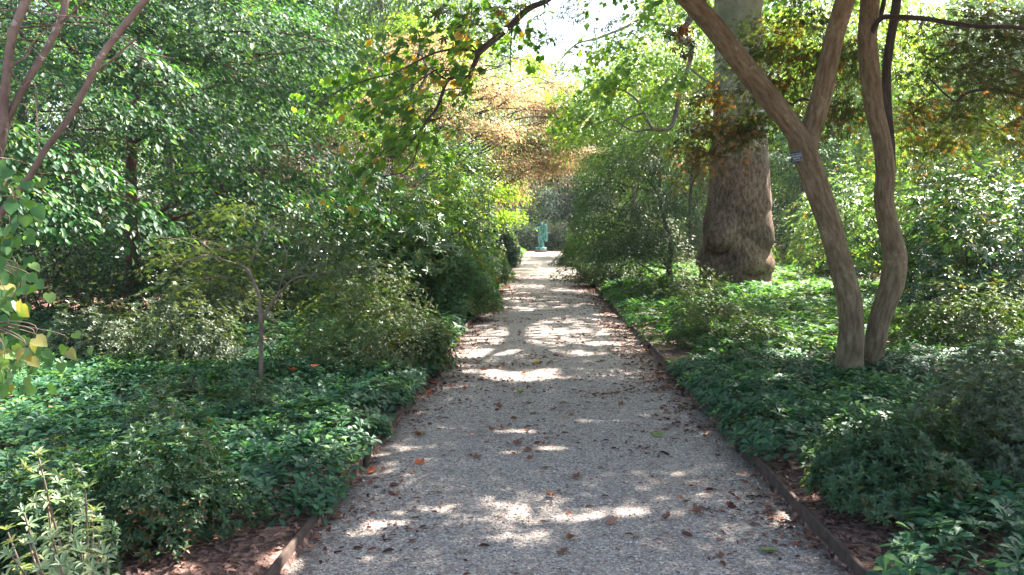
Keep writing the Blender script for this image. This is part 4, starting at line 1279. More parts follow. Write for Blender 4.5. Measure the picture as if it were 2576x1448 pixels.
t = stem([(2205, 60, 14), (2218, 30, 14), (2228, -20, 12), (2240, -80, 10)], 7.9, 8.2, seed=6, sides=8); t.build('branch', M['bark_dark'], root)
t = stem([(2262, -60, 26), (2252, 30, 26), (2238, 110, 25), (2230, 180, 25), (2232, 270, 26), (2240, 350, 24), (2244, 430, 20), (2240, 520, 16)], 8.9, 8.6, seed=3, sides=12); t.build('branch', M['bark_dark'], root)
t = stem([(2048, 255, 8), (2015, 250, 7), (1990, 262, 6), (1960, 240, 6), (1925, 235, 4)], 7.9, 8.8, seed=3, sides=6)
t.build('branch', M['bark_dark'], root)
t = Tubes(); t.add([P(2590, 250, 8.6), P(2500, 225, 8.6), P(2430, 235, 8.7), P(2400, 255, 8.8), P(2330, 190, 8.8)], [.02, .018, .015, .012, .008], 6, 3)
t.build('branch', M['bark_dark'], root)
# the limb that arches over the path and hangs down on the left
dpt = 7.3
hp = [(1510, -190, 30), (1440, -70, 20), (1385, -5, 16), (1330, 22, 17), (1290, 60, 18), (1250, 95, 17), (1207, 132, 18), (1200, 150, 14), (1188, 175, 12), (1180, 195, 12), (1150, 194, 10), (1125, 205, 10), (1112, 240, 10), (1098, 275, 9), (1078, 300, 8), (1058, 330, 7), (1040, 350, 7)]
t = stem(hp, 7.55, dpt, seed=8, sides=10, rough=0.12)
def tw(pts, w0, w1, d0=dpt, d1=dpt):
    n = len(pts)
    t.add([P(a, b2, d0 + (d1 - d0) * i / (n - 1)) for i, (a, b2) in enumerate(pts)], [w / 2 / F * dpt for w in np.linspace(w0, w1, n)], 6, 3, 0.1, seed=n)
tw([(1205, 135), (1180, 127), (1140, 125), (1090, 135), (1040, 160), (990, 185), (930, 200), (860, 225), (800, 260)], 7, 2.5)
tw([(1205, 135), (1190, 118), (1170, 105)], 7, 4)
tw([(1130, 205), (1105, 190), (1090, 175), (1040, 170)], 5, 3)
tw([(1060, 330), (1050, 370), (1042, 400), (1020, 430), (990, 440), (960, 445)], 5, 3)
tw([(1072, 305), (1100, 300), (1115, 290)], 5, 3)
tw([(1110, 240), (1110, 280), (1105, 310)], 4, 2)
tw([(1040, 350), (1000, 370), (960, 390), (935, 400)], 5, 2)
tw([(1100, 175), (1060, 200), (1010, 240), (950, 260), (900, 275)], 4, 2)
tw([(1290, 60), (1285, 110), (1284, 160), (1286, 185)], 4, 2)
t.build('branch', M['bark_dark'], root)
# maple foliage: overhead first (out of frame), then in sight at the upper right and over the plane trunk
L = Leaves(); TW = Tubes()
OVER = [((1.3, 6.8, 4.9), (1.3, 1.4, .45)), ((3.2, 5.2, 4.8), (1.6, 1.5, .5)), ((4.4, 7.6, 5.0), (1.8, 1.5, .6)), ((2.6, 9.2, 5.6), (1.7, 1.6, .6)), ((5.6, 9.6, 5.4), (1.6, 1.6, .6)), ((3.6, 7.4, 6.3), (2.2, 2.0, .7)), ((0.2, 8.2, 5.4), (1.3, 1.5, .45)), ((5.8, 6.0, 5.2), (1.5, 1.4, .6)), ((2.4, 6.8, 5.2), (1.5, 1.4, .5)), ((3.6, 9.6, 6.2), (1.6, 1.5, .6)), ((1.8, 4.6, 5.0), (1.4, 1.4, .5)), ((-.6, 6.0, 5.4), (1.4, 1.4, .5)), ((3.0, 11.6, 6.4), (1.6, 1.4, .6)), ((.8, 10.2, 6.0), (1.3, 1.3, .5)), ((4.8, 11.4, 6.4), (1.6, 1.4, .6)), ((1.6, 5.6, 5.6), (1.5, 1.2, .5)), ((3.4, 6.0, 5.6), (1.5, 1.4, .5)), ((0.6, 4.6, 5.6), (1.3, 1.2, .5)), ((2.6, 8.0, 5.8), (1.5, 1.4, .5))]
for c, r in OVER:
    lobe(L, None, c, r, 170, 28, 0.085, 0.075, (mb[0], mb[1], c[2]), 0.7, 0.3, 0.5, 0.4, 0.4)
L.keep(fleck_keep)
MAP = [(2000, 120, 9.5, .65, .8, .22), (1960, 200, 9.8, .55, .7, .18), (2060, 180, 10, .6, .7, .25), (1980, 60, 10.5, .7, .7, .25), (2050, 20, 10, .6, .7, .22),
       (2330, 60, 9.0, .7, .8, .25), (2430, 130, 8.6, .8, .8, .25), (2540, 60, 8.2, .8, .8, .3), (2350, 180, 9.2, .7, .8, .22), (2480, 230, 8.8, .8, .8, .22), (2560, 180, 8.2, .6, .7, .25),
       (2420, 300, 9.4, .7, .7, .18), (2550, 320, 9.0, .6, .7, .18), (2300, 270, 9.8, .5, .6, .2), (2340, 345, 10.2, .5, .6, .14),
       (1810, 240, 10.5, .32, .5, .12), (1790, 320, 10.5, .30, .5, .12), (1870, 320, 10.8, .32, .5, .10), (1770, 385, 11, .25, .45, .09), (1930, 290, 10.5, .35, .5, .14), (2110, 270, 9.5, .4, .5, .18), (2120, 120, 9.4, .4, .5, .2), (1910, 130, 10.2, .35, .5, .14)]
LR = Leaves()
for q in MAP:
    c = P(*q[:3])
    lobe(L if q[0] > 1900 else LR, TW, c, (q[3], q[4], q[5] * .8), 26 if q[0] > 1900 else 22, 22, 0.062, 0.05, (mb[0], mb[1] + 0.5, c[2]), 0.55, 0.35, 0.5, 0.4, 0.4, 0.005, 2)
L.build('crown', M['maple'], 'palm', root)
LR.build('crown', M['olivered'], 'palm', root)
L2 = Leaves()
for q in [(1180, 25, 7.2, .30, .3, .05), (1330, 10, 7.2, .14, .2, .04), (1668, 90, 7.4, .10, .15, .14), (1690, 60, 7.4, .08, .1, .08)]:
    lobe(L2, TW, P(*q[:3]), q[3:], 3 if q[0] != 1180 else 7, 7, 0.085, 0.075, P(1400, -50, 7.3), 0.22, 0.6, 0.5, 0.5, 0.9, 0.003, 2)
L2.build('crown', M['maple'], 'palm', root)
L3 = Leaves()
for q in [(1150, 60, 7.4, .35, .5, .12), (1060, 110, 7.5, .35, .5, .12), (1250, 90, 7.3, .25, .4, .1), (980, 170, 7.7, .4, .5, .1), (1100, 180, 7.4, .3, .4, .1), (1000, 240, 7.6, .4, .5, .12), (900, 220, 7.8, .4, .5, .12), (1080, 260, 7.4, .25, .4, .1), (1000, 330, 7.5, .3, .4, .1), (1090, 330, 7.4, .25, .4, .1), (1260, 30, 7.4, .25, .4, .08), (1350, 60, 7.5, .2, .4, .1), (1230, 180, 7.4, .15, .3, .1), (950, 420, 7.6, .25, .3, .06)]:
    lobe(L3, TW, P(*q[:3]), q[3:], 7, 8, 0.075, 0.075, P(1400, 50, 7.3), 0.45, 0.45, 0.5, 0.6, 0.6, 0.003, 1)
L3.build('crown', M['limb_leaf'], 'lobed', root)
tt = TW.build('twig', M['bark_dark'], root); tt['kind'] = 'stuff'

# plaque on the bole
pc = P(2003, 396, 7.52)
root = empty('plant_label', pc, 'small dark plaque with pale lettering fixed at the fork of the maple', 'plant label')
rotm = Matrix(((CR[0], -CF[0] * -1, CU[0]), (CR[1], CF[1], CU[1]), (CR[2], CF[2], CU[2])))
w, h = 31 / F * 7.52, 26 / F * 7.52
bx = Vector(CR); bz = Vector((0, 0, 1)); by = bz.cross(bx).normalized()
bx = by.cross(bz)
Rm = Matrix((bx, by, bz)).transposed() @ Matrix.Rotation(R(-9), 3, 'Y') @ Matrix.Rotation(R(12), 3, 'Z')
def plate(name, w, h, t, mat, off=(0, 0, 0)):
    V = [Vector((sx * w / 2, sy * t / 2, sz * h / 2)) + Vector(off) for sx in (-1, 1) for sy in (-1, 1) for sz in (-1, 1)]
    V = [Rm @ v + Vector(pc) for v in V]
    fc = [(0, 1, 3, 2), (4, 6, 7, 5), (0, 4, 5, 1), (2, 3, 7, 6), (0, 2, 6, 4), (1, 5, 7, 3)]
    return mesh_from(name, [tuple(v) for v in V], [a for f in fc for a in f], [4] * 6, mat, root)
plate('plate', w, h, 0.003, M['plaque'])
plate('plate_rim', 0.0022, h * 1.06, 0.005, M['plaque_edge'], (w / 2 + 0.001, 0, 0))
dg = None
for q, (txt, sz, zo, xo) in enumerate((('ACER PALMATUM', 0.0118, 0.031, 0), ('JAPANESE', 0.0225, 0.0105, 0), ('MAPLE', 0.0225, -0.0135, 0), ('ACERACEAE  JAPAN', 0.0108, -0.034, 0))):
    cu = bpy.data.curves.new('lettering', 'FONT'); cu.body = txt; cu.size = sz * 1.05; cu.align_x = 'CENTER'; cu.align_y = 'CENTER'; cu.offset = 0.0002
    tmp = bpy.data.objects.new('tmp', cu); COL.objects.link(tmp)
    bpy.context.view_layer.update()
    me = bpy.data.meshes.new_from_object(tmp)
    bpy.data.objects.remove(tmp)
    me.transform(Matrix.Rotation(R(90), 4, 'X'))
    me.transform(Matrix.Translation((0, -0.0022, zo)))
    me.transform(Rm.to_4x4())
    me.materials.clear(); me.materials.append(M['letter'])
    o = bpy.data.objects.new('lettering', me); COL.objects.link(o); o.parent = root
nl = Tubes(); nl.add([Vector(pc) + Rm @ Vector((0, -0.004, h * .44)), Vector(pc) + Rm @ Vector((0, 0.07, h * .44))], [0.0025, 0.0015], 8, 1); nl.build('nail', M['plaque_edge'], root)

# ---- young redbud in the left foreground
rb = gp(-330, 1150, 3.9)
root = empty('redbud_tree', rb, 'young thin stemmed tree with pale heart shaped leaves at the left border', 'tree')
t = Tubes()
def st2(pts, d0, d1, t=t, sides=10):
    n = len(pts); dd = np.linspace(d0, d1, n)
    t.add([P(a, b2, dd[i]) for i, (a, b2, w) in enumerate(pts)], [w / 2 / F * dd[i] for i, (a, b2, w) in enumerate(pts)], sides, 5, 0.07, seed=int(pts[1][0]) % 50)
t.add([rb - np.array([0, 0, .1]), P(-250, 900, 3.9), P(-150, 700, 3.9)], [0.035, 0.03, 0.026], 10, 5, 0.05)
st2([(-160, 720, 30), (-60, 520, 24), (4, 356, 22), (14, 213, 22), (32, 89, 21), (68, -5, 21), (90, -90, 18)], 3.9, 3.8)
st2([(-130, 680, 26), (-55, 500, 21), (-5, 400, 19), (21, 302, 18), (64, 215, 18), (117, 125, 18), (153, 53, 18), (167, -5, 18), (185, -120, 15)], 3.9, 3.9)
st2([(-170, 740, 26), (-60, 620, 20), (21, 515, 18), (71, 452, 17), (117, 374, 16), (171, 302, 16), (220, 213, 16), (249, 153, 16), (302, 78, 16), (370, -5, 16), (440, -80, 13)], 3.9, 3.7)
t.build('trunk', M['bark_young'], root)
t = Tubes()
for pts in ([(247, 178, 8), (285, 150, 7), (318, 118, 6), (343, 98, 6)], [(150, 60, 6), (185, 30, 6), (215, 0, 5)], [(150, 42, 5), (130, 20, 4), (105, -5, 4)],
            [(35, 160, 5), (60, 145, 4), (85, 105, 3), (140, 60, 3)], [(12, 210, 5), (30, 170, 4), (70, 140, 3), (78, 110, 2)], [(0, 28, 4), (70, 27, 4), (150, 40, 4), (230, 46, 3), (285, 70, 2)],
            [(20, 300, 5), (55, 225, 4), (85, 208, 3), (92, 280, 3), (95, 350, 2.5), (98, 390, 2)], [(30, 180, 4), (55, 220, 3), (75, 215, 2)], [(225, 205, 3), (245, 190, 2), (290, 90, 2)],
            [(160, 40, 3), (200, 60, 2.5), (240, 50, 2), (300, 15, 2)], [(92, 240, 3), (110, 235, 2), (135, 226, 2)], [(350, 132, 3), (395, 140, 3), (440, 148, 2)], [(300, 80, 4), (350, 132, 3), (385, 170, 2), (425, 175, 2)],
            [(370, -5, 4), (330, 40, 3), (290, 45, 2.5), (230, 20, 2)], [(0, 60, 3), (60, 100, 2), (110, 150, 2)]):
    st2(pts, 3.85, 3.8, t, 6)
t.build('branch', M['bark_young'], root)
L = Leaves(); TW = Tubes()
def hang(px, py, d, n, sx, sy, ll):
    a = P(px, py, d)
    p = a + CR * (rng.normal(size=(n, 1)) * sx / F * d * 0.5) + CU * (rng.normal(size=(n, 1)) * sy / F * d * 0.5) + CF * (rng.normal(size=(n, 1)) * 0.12)
    dd = np.stack([rng.normal(size=n) * 0.6 + 0.3, rng.normal(size=n) * 0.4 - 0.3, -0.6 - rng.random(n) * 0.6], -1)
    nn = np.stack([rng.normal(size=n) * 0.5, -0.9 + rng.normal(size=n) * 0.4, 0.8 + rng.normal(size=n) * 0.3], -1)
    L.add(p, dd, nn, ll * (0.6 + 0.6 * rng.random(n)), ll * (0.6 + 0.6 * rng.random(n)))
    for q in range(0, n, 4):
        e = p[q] + np.array([0, 0, 0.05])
        TW.add([P(-75, py - 70, d) + rng.normal(size=3) * .03, (P(-40, py - 30, d) + e) / 2 + [0, 0, .05], e, p[q]], [.003, .0025, .002, .001], 4, 3, cap=False)
hang(15, 455, 3.6, 14, 40, 50, 0.055); hang(5, 560, 3.5, 34, 60, 90, 0.055); hang(5, 660, 3.5, 40, 60, 90, 0.055); hang(25, 735, 3.4, 28, 70, 50, 0.055)
hang(40, 890, 3.3, 44, 110, 60, 0.055); hang(5, 960, 3.2, 24, 50, 70, 0.055); hang(-30, 800, 3.4, 30, 50, 200, 0.06); hang(110, 890, 3.3, 9, 60, 20, 0.045)
L.build('crown', M['redbud'], 'heart', root)
tt = TW.build('twig', M['bark_young'], root); tt['kind'] = 'stuff'

# ---- slender sapling in the left bed
sb = on_ground(655, 932, 0.22)
ds = float(np.dot(sb - C0, CF))
root = empty('maple_sapling', sb, 'slender forked sapling standing in the left ground cover', 'tree')
t = Tubes()
def st3(pts):
    t.add([P(a, b2, ds + dz) for (a, b2, w, dz) in pts], [w / 2 / F * ds for (a, b2, w, dz) in pts], 8, 4, 0.05, seed=2)
st3([(656, 985, 12, 0), (656, 930, 11, 0), (657, 860, 10.5, 0), (655, 790, 10, 0), (654, 755, 8, 0), (640, 715, 8, .1), (622, 680, 8, .15), (600, 668, 7, .2), (560, 655, 6, .2), (515, 645, 5, .3), (460, 660, 3, .3)])
st3([(656, 830, 7, 0), (668, 790, 7, .05), (690, 755, 6.5, .1), (715, 725, 6, .1), (745, 700, 5, 0), (800, 690, 4, -.1), (860, 680, 3, -.1)])
st3([(622, 680, 4, .15), (640, 640, 3.5, .2), (660, 600, 3, .2), (690, 570, 2, .2)])
st3([(700, 740, 3, .1), (712, 690, 2.5, .2), (720, 640, 2, .2), (700, 590, 2, .3)])
st3([(740, 700, 3, 0), (775, 660, 2.5, 0), (810, 610, 2, 0)])
st3([(560, 655, 3, .2), (520, 620, 2.5, .2), (480, 590, 2, .2)])
t.build('trunk', M['bark_young'], root)
L = Leaves(); TW = Tubes()
for q in [(560, 620, ds + .1, .45, .5, .10), (690, 570, ds + .1, .5, .5, .09), (780, 620, ds, .5, .5, .10), (850, 670, ds - .1, .35, .4, .07), (480, 650, ds + .2, .4, .4, .08), (640, 660, ds + .3, .35, .4, .08), (600, 540, ds + .3, .35, .4, .08), (740, 680, ds, .35, .4, .06), (520, 700, ds + .1, .35, .4, .07)]:
    lobe(L, TW, P(*q[:3]), q[3:], 16, 16, 0.045, 0.035, P(655, 700, ds), 0.35, 0.3, 0.5, 0.4, 0.35, 0.0025, 2, thick=0.02)
L.build('crown', M['sapling'], 'palm', root)
tt = TW.build('twig', M['bark_young'], root); tt['kind'] = 'stuff'

# dark trunk right of the rhododendron at left
b = gp(968, 680, 18.5)
t = Tubes(); t.add([b - [0, 0, .1], P(965, 620, 18.5), P(975, 560, 18.5), P(985, 480, 18.6), P(1000, 380, 18.8), P(1030, 250, 19), P(1060, 100, 19.2)], [.14, .12, .10, .09, .07, .05, .03], 10, 4, 0.06)
root = empty('small_tree', b, 'dark leaning trunk rising behind the open rhododendron left of the path', 'tree')
t.build('trunk', M['bark_dark'], root)
L = Leaves(); TW = Tubes()
for q in [(1010, 330, 19, 1.0, 1.0, .4), (900, 300, 19.5, 1.1, 1.0, .5), (1090, 380, 19, .9, .9, .4), (1120, 470, 19.5, .9, .9, .4), (860, 190, 20, 1.1, 1.0, .5), (960, 520, 19, .8, .8, .4)]:
    lobe(L, TW, P(*q[:3]), q[3:], 50, 28, 0.08, 0.045, (b[0], b[1], P(*q[:3])[2]), 0.7, 0.35, 0.4)
L.build('crown', M['broad'], 'rhomb', root)
tt = TW.build('twig', M['bark_dark'], root); tt['kind'] = 'stuff'

# ------------------------------------------------------------------ statue at the end of the path
SY = 56.0
SX = -0.12
root = empty('statue', (SX, SY, 0), 'green bronze figure with raised arm and hanging drapery at the path end', 'statue')


def block(name, w, d, z0, z1, mat, parent, bev=0.015, batter=1.0):
    V = []
    pr = [(z0, 1.0), (z0 + bev, 1.0), (z1 - bev, batter), (z1, batter - 2 * bev / w)]
    for (z, s) in pr:
        for (a, b2) in ((-1, -1), (1, -1), (1, 1), (-1, 1)):
            V.append((SX + a * w / 2 * s, SY + b2 * d / 2 * s, z))
    fc = [(3, 2, 1, 0), (12, 13, 14, 15)]
    for q in range(3):
        for a in range(4):
            b2 = (a + 1) % 4
            fc.append((q * 4 + a, q * 4 + b2, q * 4 + 4 + b2, q * 4 + 4 + a))
    return mesh_from(name, V, [i for f in fc for i in f], [len(f) for f in fc], mat, parent)


block('step', 0.86, 0.86, -0.06, 0.06, M['stone'], root)
block('plinth', 0.80, 0.80, 0.06, 0.24, M['stone'], root)
block('base_slab', 0.78, 0.74, 0.24, 0.35, M['patina'], root, 0.012, 0.98)


def skin_obj(name, verts, edges, parent, mat, root_i=0, sub=2, scale=1.0, off=(SX, SY, 0.35)):
    me = bpy.data.meshes.new(name)
    me.from_pydata([(v[0], v[1], v[2]) for v in verts], [], [])
    me = bpy.data.meshes.new(name)
    me.from_pydata([(v[0], v[1], v[2]) for v in verts], edges, [])
    o = bpy.data.objects.new(name, me)
    COL.objects.link(o); o.parent = parent
    o.location = (0, 0, off[2])
    md = o.modifiers.new('Skin', 'SKIN')
    if not me.skin_vertices:
        return o
    for q, v in enumerate(verts):
        r = v[3] if not isinstance(v[3], tuple) else v[3]
        sv = me.skin_vertices[0].data[q]
        sv.radius = r if isinstance(r, tuple) else (r, r)
        sv.use_root = (q == root_i)
    s = o.modifiers.new('Subdivision', 'SUBSURF'); s.levels = sub; s.render_levels = sub
    md.use_smooth_shade = True
    me.materials.append(mat)
    return o


# contrapposto figure, 1.72 m: weight on its left leg (viewer's right), bent knee forward, right arm raised with the hand to the head
body = [
    (0.00, 0.00, 0.92, (.15, .12)),    # 0 pelvis
    (-0.01, 0.00, 1.08, (.12, .095)),  # 1 waist
    (0.00, 0.00, 1.25, (.145, .11)),   # 2 chest
    (0.01, 0.00, 1.40, (.10, .08)),    # 3 upper chest
    (0.04, -0.01, 1.47, .048),         # 4 neck
    (0.07, -0.03, 1.55, (.07, .08)),   # 5 head low
    (0.08, -0.04, 1.65, (.088, .10)),  # 6 head
    (0.08, -0.03, 1.73, (.05, .06)),   # 7 crown
    (-0.16, 0.00, 1.38, .06),          # 8 right shoulder
    (-0.47, -0.05, 1.24, .048),        # 9 elbow
    (-0.40, -0.10, 1.40, .040),        # 10 forearm
    (-0.30, -0.12, 1.54, .032),        # 11 wrist
    (-0.25, -0.11, 1.60, .034),        # 12 palm
    (0.19, 0.00, 1.38, .06),           # 13 left shoulder
    (0.28, 0.02, 1.22, .046),          # 14 elbow
    (0.30, -0.08, 1.36, .036),         # 15 forearm
    (0.27, -0.12, 1.50, .030),         # 16 hand
    (0.10, 0.00, 0.82, .105),          # 17 left hip
    (0.12, 0.01, 0.48, .068),          # 18 left knee
    (0.13, 0.03, 0.30, .060),          # 19 calf
    (0.13, 0.04, 0.09, .036),          # 20 ankle
    (0.14, -0.08, 0.03, .034),         # 21 toe
    (-0.10, -0.02, 0.82, .105),        # 22 right hip
    (-0.14, -0.22, 0.50, .070),        # 23 right knee, pushed forward
    (-0.10, -0.12, 0.30, .058),        # 24 calf
    (-0.03, 0.00, 0.10, .036),         # 25 ankle
    (-0.05, -0.12, 0.03, .034),        # 26 toe
]
be = [(0, 1), (1, 2), (2, 3), (3, 4), (4, 5), (5, 6), (6, 7), (3, 8), (8, 9), (9, 10), (10, 11), (11, 12), (3, 13), (13, 14), (14, 15), (15, 16),
      (0, 17), (17, 18), (18, 19), (19, 20), (20, 21), (0, 22), (22, 23), (23, 24), (24, 25), (25, 26)]
# fingers
for q, (dx, dz) in enumerate(((0.03, .07), (0.045, .055), (0.055, .04), (0.06, .02))):
    i0 = len(body); body.append((-0.25 + dx * .7, -0.11, 1.60 + dz * .7, .011)); body.append((-0.25 + dx * 1.2, -0.09, 1.60 + dz, .009)); be += [(12, i0), (i0, i0 + 1)]
for q, (dx, dz) in enumerate(((-.04, .06), (-.02, .07), (0, .07), (.02, .06))):
    i0 = len(body); body.append((0.27 + dx * .6, -0.13, 1.50 + dz * .6, .011)); body.append((0.27 + dx, -0.13, 1.50 + dz, .009)); be += [(16, i0), (i0, i0 + 1)]
skin_obj('figure', body, be, root, M['patina'])


def drape(name, rows, folds, amp, parent, nth=72, seed=0):
    """rows: (x, y, z, rx, ry) rings; folds ripple round the cloth, deeper towards the hem"""
    V = []
    K = len(rows)
    rows2 = []
    for a, b2 in zip(rows[:-1], rows[1:]):
        for t in (0, .2, .4, .6, .8):
            rows2.append([a[c] * (1 - t) + b2[c] * t for c in range(5)])
    rows2.append(list(rows[-1]))
    for q, (x, y, z, rx, ry) in enumerate(rows2):
        f = q / (len(rows2) - 1)
        for k in range(nth):
            th = k / nth * 2 * math.pi
            w = 1 + amp * (0.35 + f) * (math.sin(folds * th + 2.2 * f + seed) * 0.6 + 0.4 * math.sin((folds * 2 - 3) * th - 3 * f + seed))
            V.append((x + SX + rx * w * math.cos(th), y + SY + ry * w * math.sin(th), z + 0.35))
    ff = []
    n = len(rows2)
    for q in range(n - 1):
        for k in range(nth):
            k2 = (k + 1) % nth
            ff.append((q * nth + k, (q + 1) * nth + k, (q + 1) * nth + k2, q * nth + k2))
    fs = [4] * len(ff); fl = [i for f in ff for i in f]
    fl += list(range(nth)); fs.append(nth)
    fl += [(n - 1) * nth + k for k in range(nth)][::-1]; fs.append(nth)
    return mesh_from(name, V, fl, fs, M['patina'], parent, True)


# cloth held up beside the head and falling behind the left side, and the wrap round hips and legs
drape('drapery', [(0.26, 0.06, 1.62, .09, .06), (0.30, 0.08, 1.40, .12, .07), (0.30, 0.10, 1.10, .13, .08), (0.31, 0.10, 0.80, .14, .09), (0.32, 0.09, 0.52, .13, .09), (0.33, 0.08, 0.42, .08, .06)], 7, 0.28, root, seed=1)
drape('skirt', [(-0.02, 0.01, 1.02, .13, .11), (-0.02, 0.0, 0.90, .18, .15), (-0.02, -0.01, 0.76, .18, .13), (0.02, 0.04, 0.60, .15, .09), (0.04, 0.08, 0.40, .13, .07), (0.04, 0.09, 0.20, .16, .09), (0.02, 0.09, 0.02, .22, .14)], 9, 0.10, root, seed=3)


# ------------------------------------------------------------------ woods all round
def proto(name, h, r, z0, n, m, mat, ll, bark='bark_grey', r0=0.2, nl=9, seed=0):
    root = empty(name, (0, 0, 0), 'x', 'tree')
    g = np.random.default_rng(seed)
    tp = np.array([[0, 0, -0.2], [0.1, 0, h * .2], [-.1, .1, h * .4], [.15, 0, h * .6], [0, -.1, h * .8], [.1, 0, h * .93]])
    t = Tubes(); t.add(tp, [r0 * 1.2, r0, r0 * .85, r0 * .6, r0 * .35, r0 * .12], 8, 3, 0.05, seed)
    L = Leaves()
    for q in range(nl):
        a = q * 2.4 + g.random(); f = (q + 0.5) / nl
        zc = z0 + (h - z0) * (0.08 + 0.85 * f)
        rr = r * (0.75 - 0.6 * (f - 0.35) ** 2) * (0.5 if q == nl - 1 else 0.62)
        c = np.array([math.cos(a) * rr, math.sin(a) * rr, zc])
        t.add(limb((0, 0, zc * 0.72), c, 0.08), np.linspace(r0 * .35, r0 * .1, 5), 5, 2, cap=False)
        for _ in range(3):
            t.add(limb(c * [.6, .6, .95], c + g.normal(size=3) * r * .22, 0.05, 4), np.linspace(r0 * .14, r0 * .05, 4), 4, 2, cap=False)
        lobe(L, None, c, (r * .55, r * .55, (h - z0) / nl * 1.0 + .3), n, m, ll, ll * .55, (0, 0, zc), r * 0.3, 0.35, 0.4, 0.4, 0.35, thick=0.1)
    t.build('trunk', M[bark], root)
    L.build('crown', M[mat], 'rhomb', root)
    return root


def copy_tree(o):
    c = o.copy(); COL.objects.link(c)
    for ch in list(o.children):
        d = ch.copy(); COL.objects.link(d); d.parent = c
    return c


def bush_proto(mat, ll, n=1500, seed=0):
    return shrub('woodland_shrub', 'x', (0, 0, 0), 1.5, 1.5, 2.2, n, ll, ll * .5, 6, mat, 'rhomb', seed=seed, lump=0.35, lo=0.03, nst=10)


PT = [proto('woodland_tree', 15, 4.2, 3.0, 80, 26, 'broad', 0.22, seed=1), proto('woodland_tree', 12, 3.6, 1.6, 80, 26, 'planeleaf', 0.20, seed=2), proto('woodland_tree', 10, 3.2, 1.0, 85, 26, 'dogwood', 0.16, 'bark_dark', 0.14, seed=3), proto('woodland_tree', 11, 3.4, 1.5, 80, 26, 'chartreuse', 0.19, seed=4)]
PB = [bush_proto('broad', 0.13, seed=1), bush_proto('dark', 0.10, 1800, 2), bush_proto('rhodo', 0.14, 1100, 3), bush_proto('azalea_olive', 0.09, 1800, 4), bush_proto('chartreuse', 0.12, 1500, 5)]
used = set()
def place(protos, k, x, y, s, label, group, cat=None):
    p = protos[k]
    o = p if id(p) not in used else copy_tree(p)
    used.add(id(p))
    o.location = (x, y, float(ground_z(x, y)) if s is not None else 0)
    o.rotation_euler = (0, 0, random.random() * 6.28)
    o.scale = (s, s, s * random.uniform(0.9, 1.15))
    tag(o, label, cat, group)
    return o

LT = ('tall green tree in the woods behind the left bed', 'trees in the woods on the left')
RT = ('tall sunlit tree in the woods behind the right bed', 'trees in the woods on the right')
CT = ('distant pale green tree rising beyond the end of the path', 'trees beyond the end of the path')
for (k, x, y, s) in [(0, -14, 30, 1.0), (2, -9, 26, .95), (1, -6.5, 33, 1.0), (0, -19, 24, 1.0), (2, -13, 20, .9), (0, -10, 40, 1.15), (1, -17, 38, 1.2), (0, -5.5, 45, 1.0), (2, -24, 32, 1.1), (1, -28, 42, 1.3), (0, -22, 50, 1.4), (2, -8, 21.5, .55), (2, -17, 16, .8), (1, -12, 52, 1.2)]:
    place(PT, k, x, y, s, LT[0], LT[1])
for (k, x, y, s) in [(3, 12, 34, .9), (1, 19, 36, .9), (0, 22, 38, 1.0), (3, 8, 42, 1.25), (3, 13, 37, 1.2), (1, 10, 50, 1.4), (3, 19, 42, 1.3), (1, 14, 46, 1.3), (0, 28, 30, .95), (2, 9.5, 30, .55), (0, 30, 48, 1.3), (1, 24, 56, 1.3), (3, 18, 60, 1.2), (2, 6.5, 36, .6)]:
    place(PT, k, x, y, s, RT[0], RT[1])
for (k, x, y, s) in [(1, -6, 66, .75), (0, 7, 70, .8), (3, -10, 74, 1.0), (0, -2, 84, .7), (1, 4, 88, .75), (3, 10, 62, .9), (0, -15, 66, 1.2), (2, 2.5, 66, .8), (2, -3, 67, .8), (2, .2, 70, .9), (1, 4, 76, 1.25), (0, 8.5, 78, 1.15), (3, -3.5, 80, 1.7), (0, -8, 82, 1.9), (0, 14, 80, 1.7), (0, 12, 84, 1.3), (1, -12, 92, 1.4), (0, 20, 78, 1.4), (0, -24, 82, 1.5), (1, 30, 68, 1.4)]:
    place(PT, k, x, y, s, CT[0], CT[1])
LB = ('leafy shrub in the dim understorey behind the left bed', 'shrubs in the left understorey')
RB = ('leafy shrub in the bright understorey behind the right bed', 'shrubs in the right understorey')
CB = ('dark evergreen shrub in the hedge behind the statue', 'shrubs behind the statue')
for (x, y, s) in [(-4.5, 19, .8), (-6.5, 22, 1), (-9, 17.5, .8), (-11, 21, 1), (-4, 24, .9), (-6, 27, 1.1), (-3.6, 29, .9), (-9, 24, 1.1), (-12.5, 25, 1.2), (-4, 34, 1.1), (-3.4, 40, 1.1), (-7, 38, 1.3), (-3.4, 46, 1.1), (-6, 52, 1.3), (-15, 22, 1.1), (-16, 29, 1.3), (-12, 34, 1.3), (-20, 27, 1.3), (-22, 36, 1.5), (-9, 46, 1.3), (-14, 15, .8), (-19, 18, 1), (-3.2, 52, .9)]:
    place(PB, random.choice([0, 1, 1, 2]), x, y, s, LB[0], LB[1])
for (x, y, s) in [(8.5, 23, .8), (11, 20, .9), (6.5, 27, .8), (9.5, 27, 1), (13, 25, 1.1), (4.5, 31, .8), (7.5, 33, 1), (12, 31, 1.2), (16, 27, 1.1), (4.2, 38, .9), (7, 46, 1.1), (4, 45, 1), (12, 39, 1.2), (18, 35, 1.3), (20, 30, 1.2), (12.5, 15, .8), (15, 19, 1), (19, 22, 1.1), (4.2, 52, 1), (23, 27, 1.3), (26, 34, 1.5)]:
    place(PB, random.choice([4, 4, 2, 3]), x, y, s, RB[0], RB[1])
